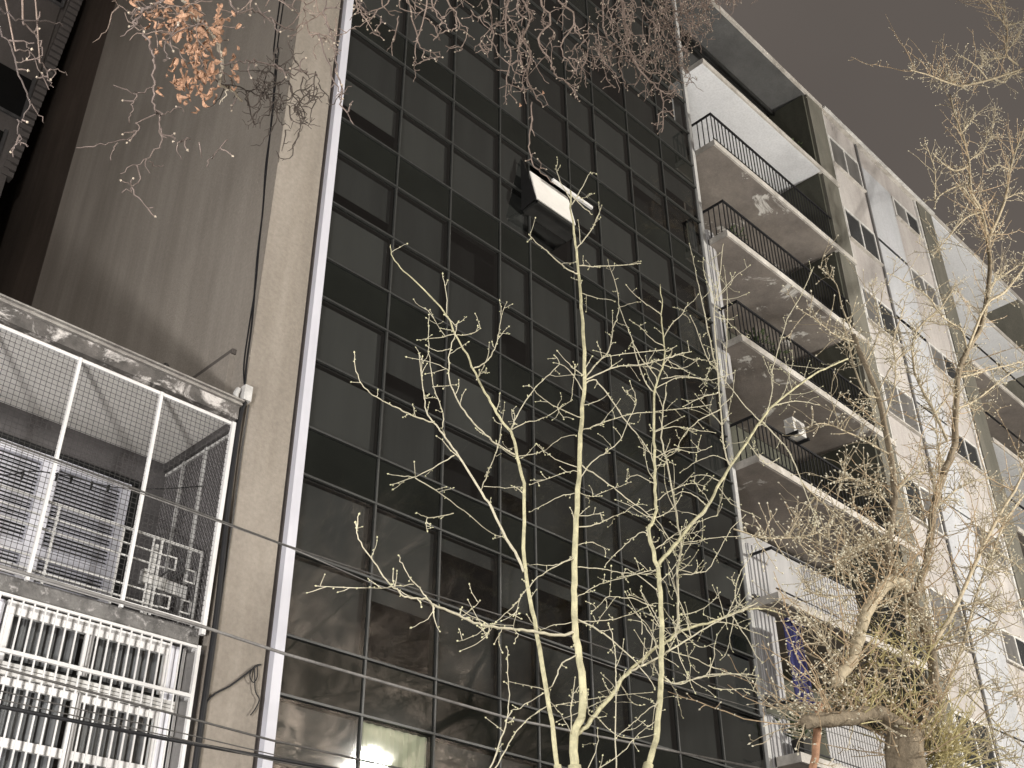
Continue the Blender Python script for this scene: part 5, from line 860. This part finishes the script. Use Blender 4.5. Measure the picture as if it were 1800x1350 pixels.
for c, n, l in (((13.05,-4.05,5.05), 150, (.25,.95)), ((12.35,-4.05,5.35), 60, (.15,.5)), ((11.35,-4.1,5.35), 40, (.15,.45)), ((11.9,-4.05,6.0), 40, (.2,.6)), ((13.0,-4.0,6.2), 40, (.2,.6))):
    for i in range(n):
        a = r.uniform(-2.2, 1.0) if n > 100 else r.uniform(0, 6.283); e = r.uniform(-.25, 1.2)
        p = Vector(c) + Vector((r.gauss(0,.14), r.gauss(0,.12), r.gauss(0,.14))); d = Vector((math.cos(a)*math.cos(e), math.sin(a)*math.cos(e), math.sin(e)))
        Q = walk(r, p, d, r.uniform(*l), .07, .13, .01); sb.tube(Q, .0085, .003, 4, False)
        for q in Q[1:]:
            if r.random() < .45:
                w = Vector((r.gauss(0,1), r.gauss(0,1), r.gauss(0,1))).normalized(); b_ = w.orthogonal().normalized(); s_ = r.uniform(.02,.05); sb.quad(tuple(q), tuple(q+w*s_*.5+b_*s_*.35), tuple(q+w*s_), tuple(q+w*s_*.5-b_*s_*.35))
# long thin water sprouts rising from the pollarded limbs
SPR = [d_ for d_ in TREE_B if d_[1] > .03 and d_[0] != 'K4']; spB = B(); spb = B()
for i in range(310):
    d_ = SPR[i % len(SPR)]; P = spline(d_[3], 4); p, dd = along(P, r.uniform(.05,.98))
    Q = walk(r, p, (r.gauss(-.25,.7), r.gauss(0,.45), r.uniform(-.1,1.0)), r.uniform(.45,1.7), .1, .11, .035)
    spB.tube(Q, .0088, .0036, 4, False)
    for q in range(1, len(Q)-1):
        if r.random() < .55:
            s_ = walk(r, Q[q], (r.gauss(0,1), r.gauss(0,.7), r.gauss(.3,.8)), r.uniform(.06,.3), .04, .2, .03); spB.tube(s_, .0058, .003, 3, False); spb.bud(s_[-1], s_[-1]-s_[-2], .011, .028)
        if r.random() < .6: spb.bud(Q[q], (r.gauss(0,1), r.gauss(0,1), 1), .011, .024)
o = part('sprouts', spB, 'sprout', tb); o['kind'] = 'stuff'; o = part('sprout_buds', spb, 'budB', tb); o['kind'] = 'stuff'
o = part('shoots', sb, 'shoot', tb, label='tangle of thin yellow shoots'); o['kind'] = 'stuff'

# overhanging tree above the camera
tc_ = thing('street_tree', 'overhanging tree whose tangled brown twigs hang into the top of the view', 'tree', (-3.4, -6.1, 0), 'bare street trees')
LIMB = spline([(-3.4,-6.1,3.6),(-1.4,-6.4,6.4),(0.4,-6.2,8.1),(2.4,-6.1,9.7),(4.4,-6.0,11.0),(6.4,-5.9,12.3),(8.0,-5.8,13.0)], 6)
part('trunk', B().tube(spline([(-3.4,-6.1,0),(-3.45,-6.1,1.8),(-3.4,-6.1,3.8)], 4), 0.21, 0.17, 14), 'barkB', tc_, True)
part('limb', B().tube(LIMB, 0.085, 0.018, 10), 'barkC', tc_, True)
r = random.Random(9); tw_ = B(); bd = B(); HG = .16; twL = B()
def hang(P, rad, lvl):
    L = sum((P[i+1]-P[i]).length for i in range(len(P)-1))
    for i in range(int(L/(.10 if lvl else HG))):
        s = r.uniform(.1, .98); p, d = along(P, s); side = Matrix.Rotation(r.uniform(0, 6.283), 3, d) @ d.orthogonal().normalized()
        l = r.uniform(.03, .16) if lvl == 0 else r.uniform(.02, .07)
        Q = walk(r, p, side*1.0 + d*.5, l, .022, .38, -.06); tw_.tube(Q, .0042 if lvl == 0 else .003, .0022, 4, False)
        if r.random() < .6: bd.bud(Q[-1], Q[-1]-Q[-2], .007, .016)
        if lvl == 0 and l > .08: hang(Q, .003, 1)
for i, (key, r0, r1, pts) in enumerate(TREE_C):
    P = spline(pts, 4); P = [P[0]] + [p + Vector((r.gauss(0,.006), r.gauss(0,.006), r.gauss(0,.006))) for p in P[1:]]
    part('branch', B().tube(P, r0, r1, 6), 'barkCl' if i < 2 else 'barkCshade2' if P[0].x < 0.75 else 'barkCshade1' if P[0].x < 2.55 else 'barkC', tc_, True)
    keep = tw_
    if P[0].x < 2.55: tw_ = twL
    hang(P, r0, 0); tw_ = keep
    zt = 5.84 + 0.88*(P[0].x - .77)
    if P[0].z > zt - .12:       # comes in from above: join it to the limb
        q = min(LIMB, key=lambda v: (v - P[0] - Vector((-.3,0,.6))).length); tw_.tube(spline([P[0], (P[0]*.6 + q*.4) + Vector((.1,.05,-.1)), q], 4), r0, r0*1.3, 5, False)
# denser tangles
HG = .085
def tangle(n, x0, x1, lfun, yo=0.5, crook=.42, rad=.0048):
    for i in range(n):
        x = r.uniform(x0, x1); zt = 5.84 + 0.88*(x - .77); y = -6.0 + r.uniform(-yo, yo); zt += (y + 6.0)*(-.95)
        l = lfun(x)*r.uniform(.5, 1.1) + .15; Q = walk(r, (x, y, zt + .15), (r.gauss(0,.4), r.gauss(0,.3), -1), l, .045, crook, -.22)
        tw_.tube(Q, rad, .0026, 4, False); hang(Q, .004, 0 if r.random() < .6 else 1)
tangle(150, 5.3, 7.05, lambda x: .34 + .50*max(0, min(1, (x-5.3)/1.3)))
tangle(34, 3.7, 4.8, lambda x: .55, .35)
tangle(16, 2.6, 3.4, lambda x: .30, .3)
tangle(20, 6.8, 7.6, lambda x: .16, .3)
tangle(14, 2.0, 2.7, lambda x: .30, .3)
for i in range(34):
    p = (1.76 + r.gauss(0,.15), -5.78 + r.gauss(0,.1), 6.68 + r.gauss(0,.09)); Q = walk(r, p, (r.gauss(0,1), r.gauss(0,.6), -.4), r.uniform(.12,.34), .03, .4, -.05); tw_.tube(Q, .004, .002, 4, False)
o = part('twigs', tw_, 'barkC', tc_); o['kind'] = 'stuff'; o = part('left_twigs', twL, 'barkCshade1', tc_); o['kind'] = 'stuff'; o = part('buds', bd, 'budC', tc_); o['kind'] = 'stuff'
# dark climber-like twigs hanging in front of the tan wall
r2 = random.Random(31); vb = B()
for i in range(46):
    x = r2.uniform(2.25, 2.62); y = -5.7 + r2.uniform(-.2,.2); zt = 6.95 - .25*r2.random() - (x-2.25)*.3
    Q = walk(r2, (x, y, zt), (r2.gauss(0,.5), r2.gauss(0,.3), -.8), r2.uniform(.12,.42), .03, .45, -.1); vb.tube(Q, .0045, .0022, 4, False)
    for q in Q[::3]:
        s = walk(r2, q, (r2.gauss(0,1), r2.gauss(0,1), r2.gauss(0,1)), .06, .02, .4, 0); vb.tube(s, .0028, .0018, 3, False)
o = part('dark_twigs', vb, 'darktwig', tc_); o['kind'] = 'stuff'
# dry leaves still on one branch
def leaf_mesh(v):
    rr = random.Random(v); b = B(); n = 6; l = .075; w = .017
    for i in range(n):
        for sd in (-1, 1):
            t0, t1 = i/n, (i+1)/n; f = lambda t: w*math.sin(math.pi*min(1, t*1.02))**.8; c = lambda t: .026*math.sin(t*4+v); k = .014
            b.quad((t0*l, 0, c(t0)), (t1*l, 0, c(t1)), (t1*l, sd*f(t1), c(t1)+k*(1 if f(t1) > 0 else 0)), (t0*l, sd*f(t0), c(t0)+k*(f(t0)/w)))
    return mesh('leaf', b, 'leaf')
lms = [leaf_mesh(v) for v in range(4)]
for i in range(190):
    u = r.random()
    if u < .68: c = Vector((1.72 + r.gauss(0,.17), -5.78 + r.gauss(0,.10), 6.69 + r.gauss(0,.075)))
    else: c = Vector((1.88 + r.gauss(0,.06), -5.65 + r.gauss(0,.08), 6.47 + r.gauss(0,.045)))
    o = inst('leaf', lms[i % 4], tc_, c); o.rotation_euler = (r.uniform(-1.2,1.2), r.uniform(.2,1.6), r.uniform(0,6.28)); s = r.uniform(.55, 1.05); o.scale = (s, s, s)
for (x, y, z) in ((4.55,-5.86,8.25),(4.25,-5.9,7.86)):
    o = inst('leaf', lms[0], tc_, (x, y, z)); o.rotation_euler = (.4, 1.2, .8); o.scale = (.5, .6, .6)

# big bare tree beyond the far lamp (its twigs show in the lower glass)
td = thing('street_tree', 'big bare spreading tree beyond the tall lamp, mirrored in the lower glass', 'tree', (29.0, -28.0, 0), 'bare street trees')
part('trunk', B().tube([(29,-28,0),(29.1,-28,4),(29,-28,8.5)], 0.36, 0.27, 10), 'barkB', td, True)
r3 = random.Random(17); db = B()
def sprout(p, d, L, rad, lvl):
    Q = walk(r3, p, d, L, L/6, .12, .03)
    if lvl == 0: part('limb', B().tube(Q, rad, rad*.55, 7), 'barkD', td, True)
    else: db.tube(Q, max(rad, .017), max(rad*.45, .012), 4, False)
    if lvl < 4:
        for i in range((7, 7, 6, 4)[lvl]):
            s = r3.uniform(.25, 1); q, dd = along(Q, s); side = Matrix.Rotation(r3.uniform(0,6.28), 3, dd) @ dd.orthogonal().normalized()
            sprout(q, dd + side*r3.uniform(.6,1.3), L*r3.uniform(.45,.68), rad*.5, lvl+1)
for i in range(8):
    a = i*.8 + .3; sprout((29,-28,7.2 + .15*i), (math.cos(a)*.8, math.sin(a)*.65, 1.0 + .35*(i % 3)), 11.0, .18, 0)
o = part('twigs', db, 'barkD', td); o['kind'] = 'stuff'
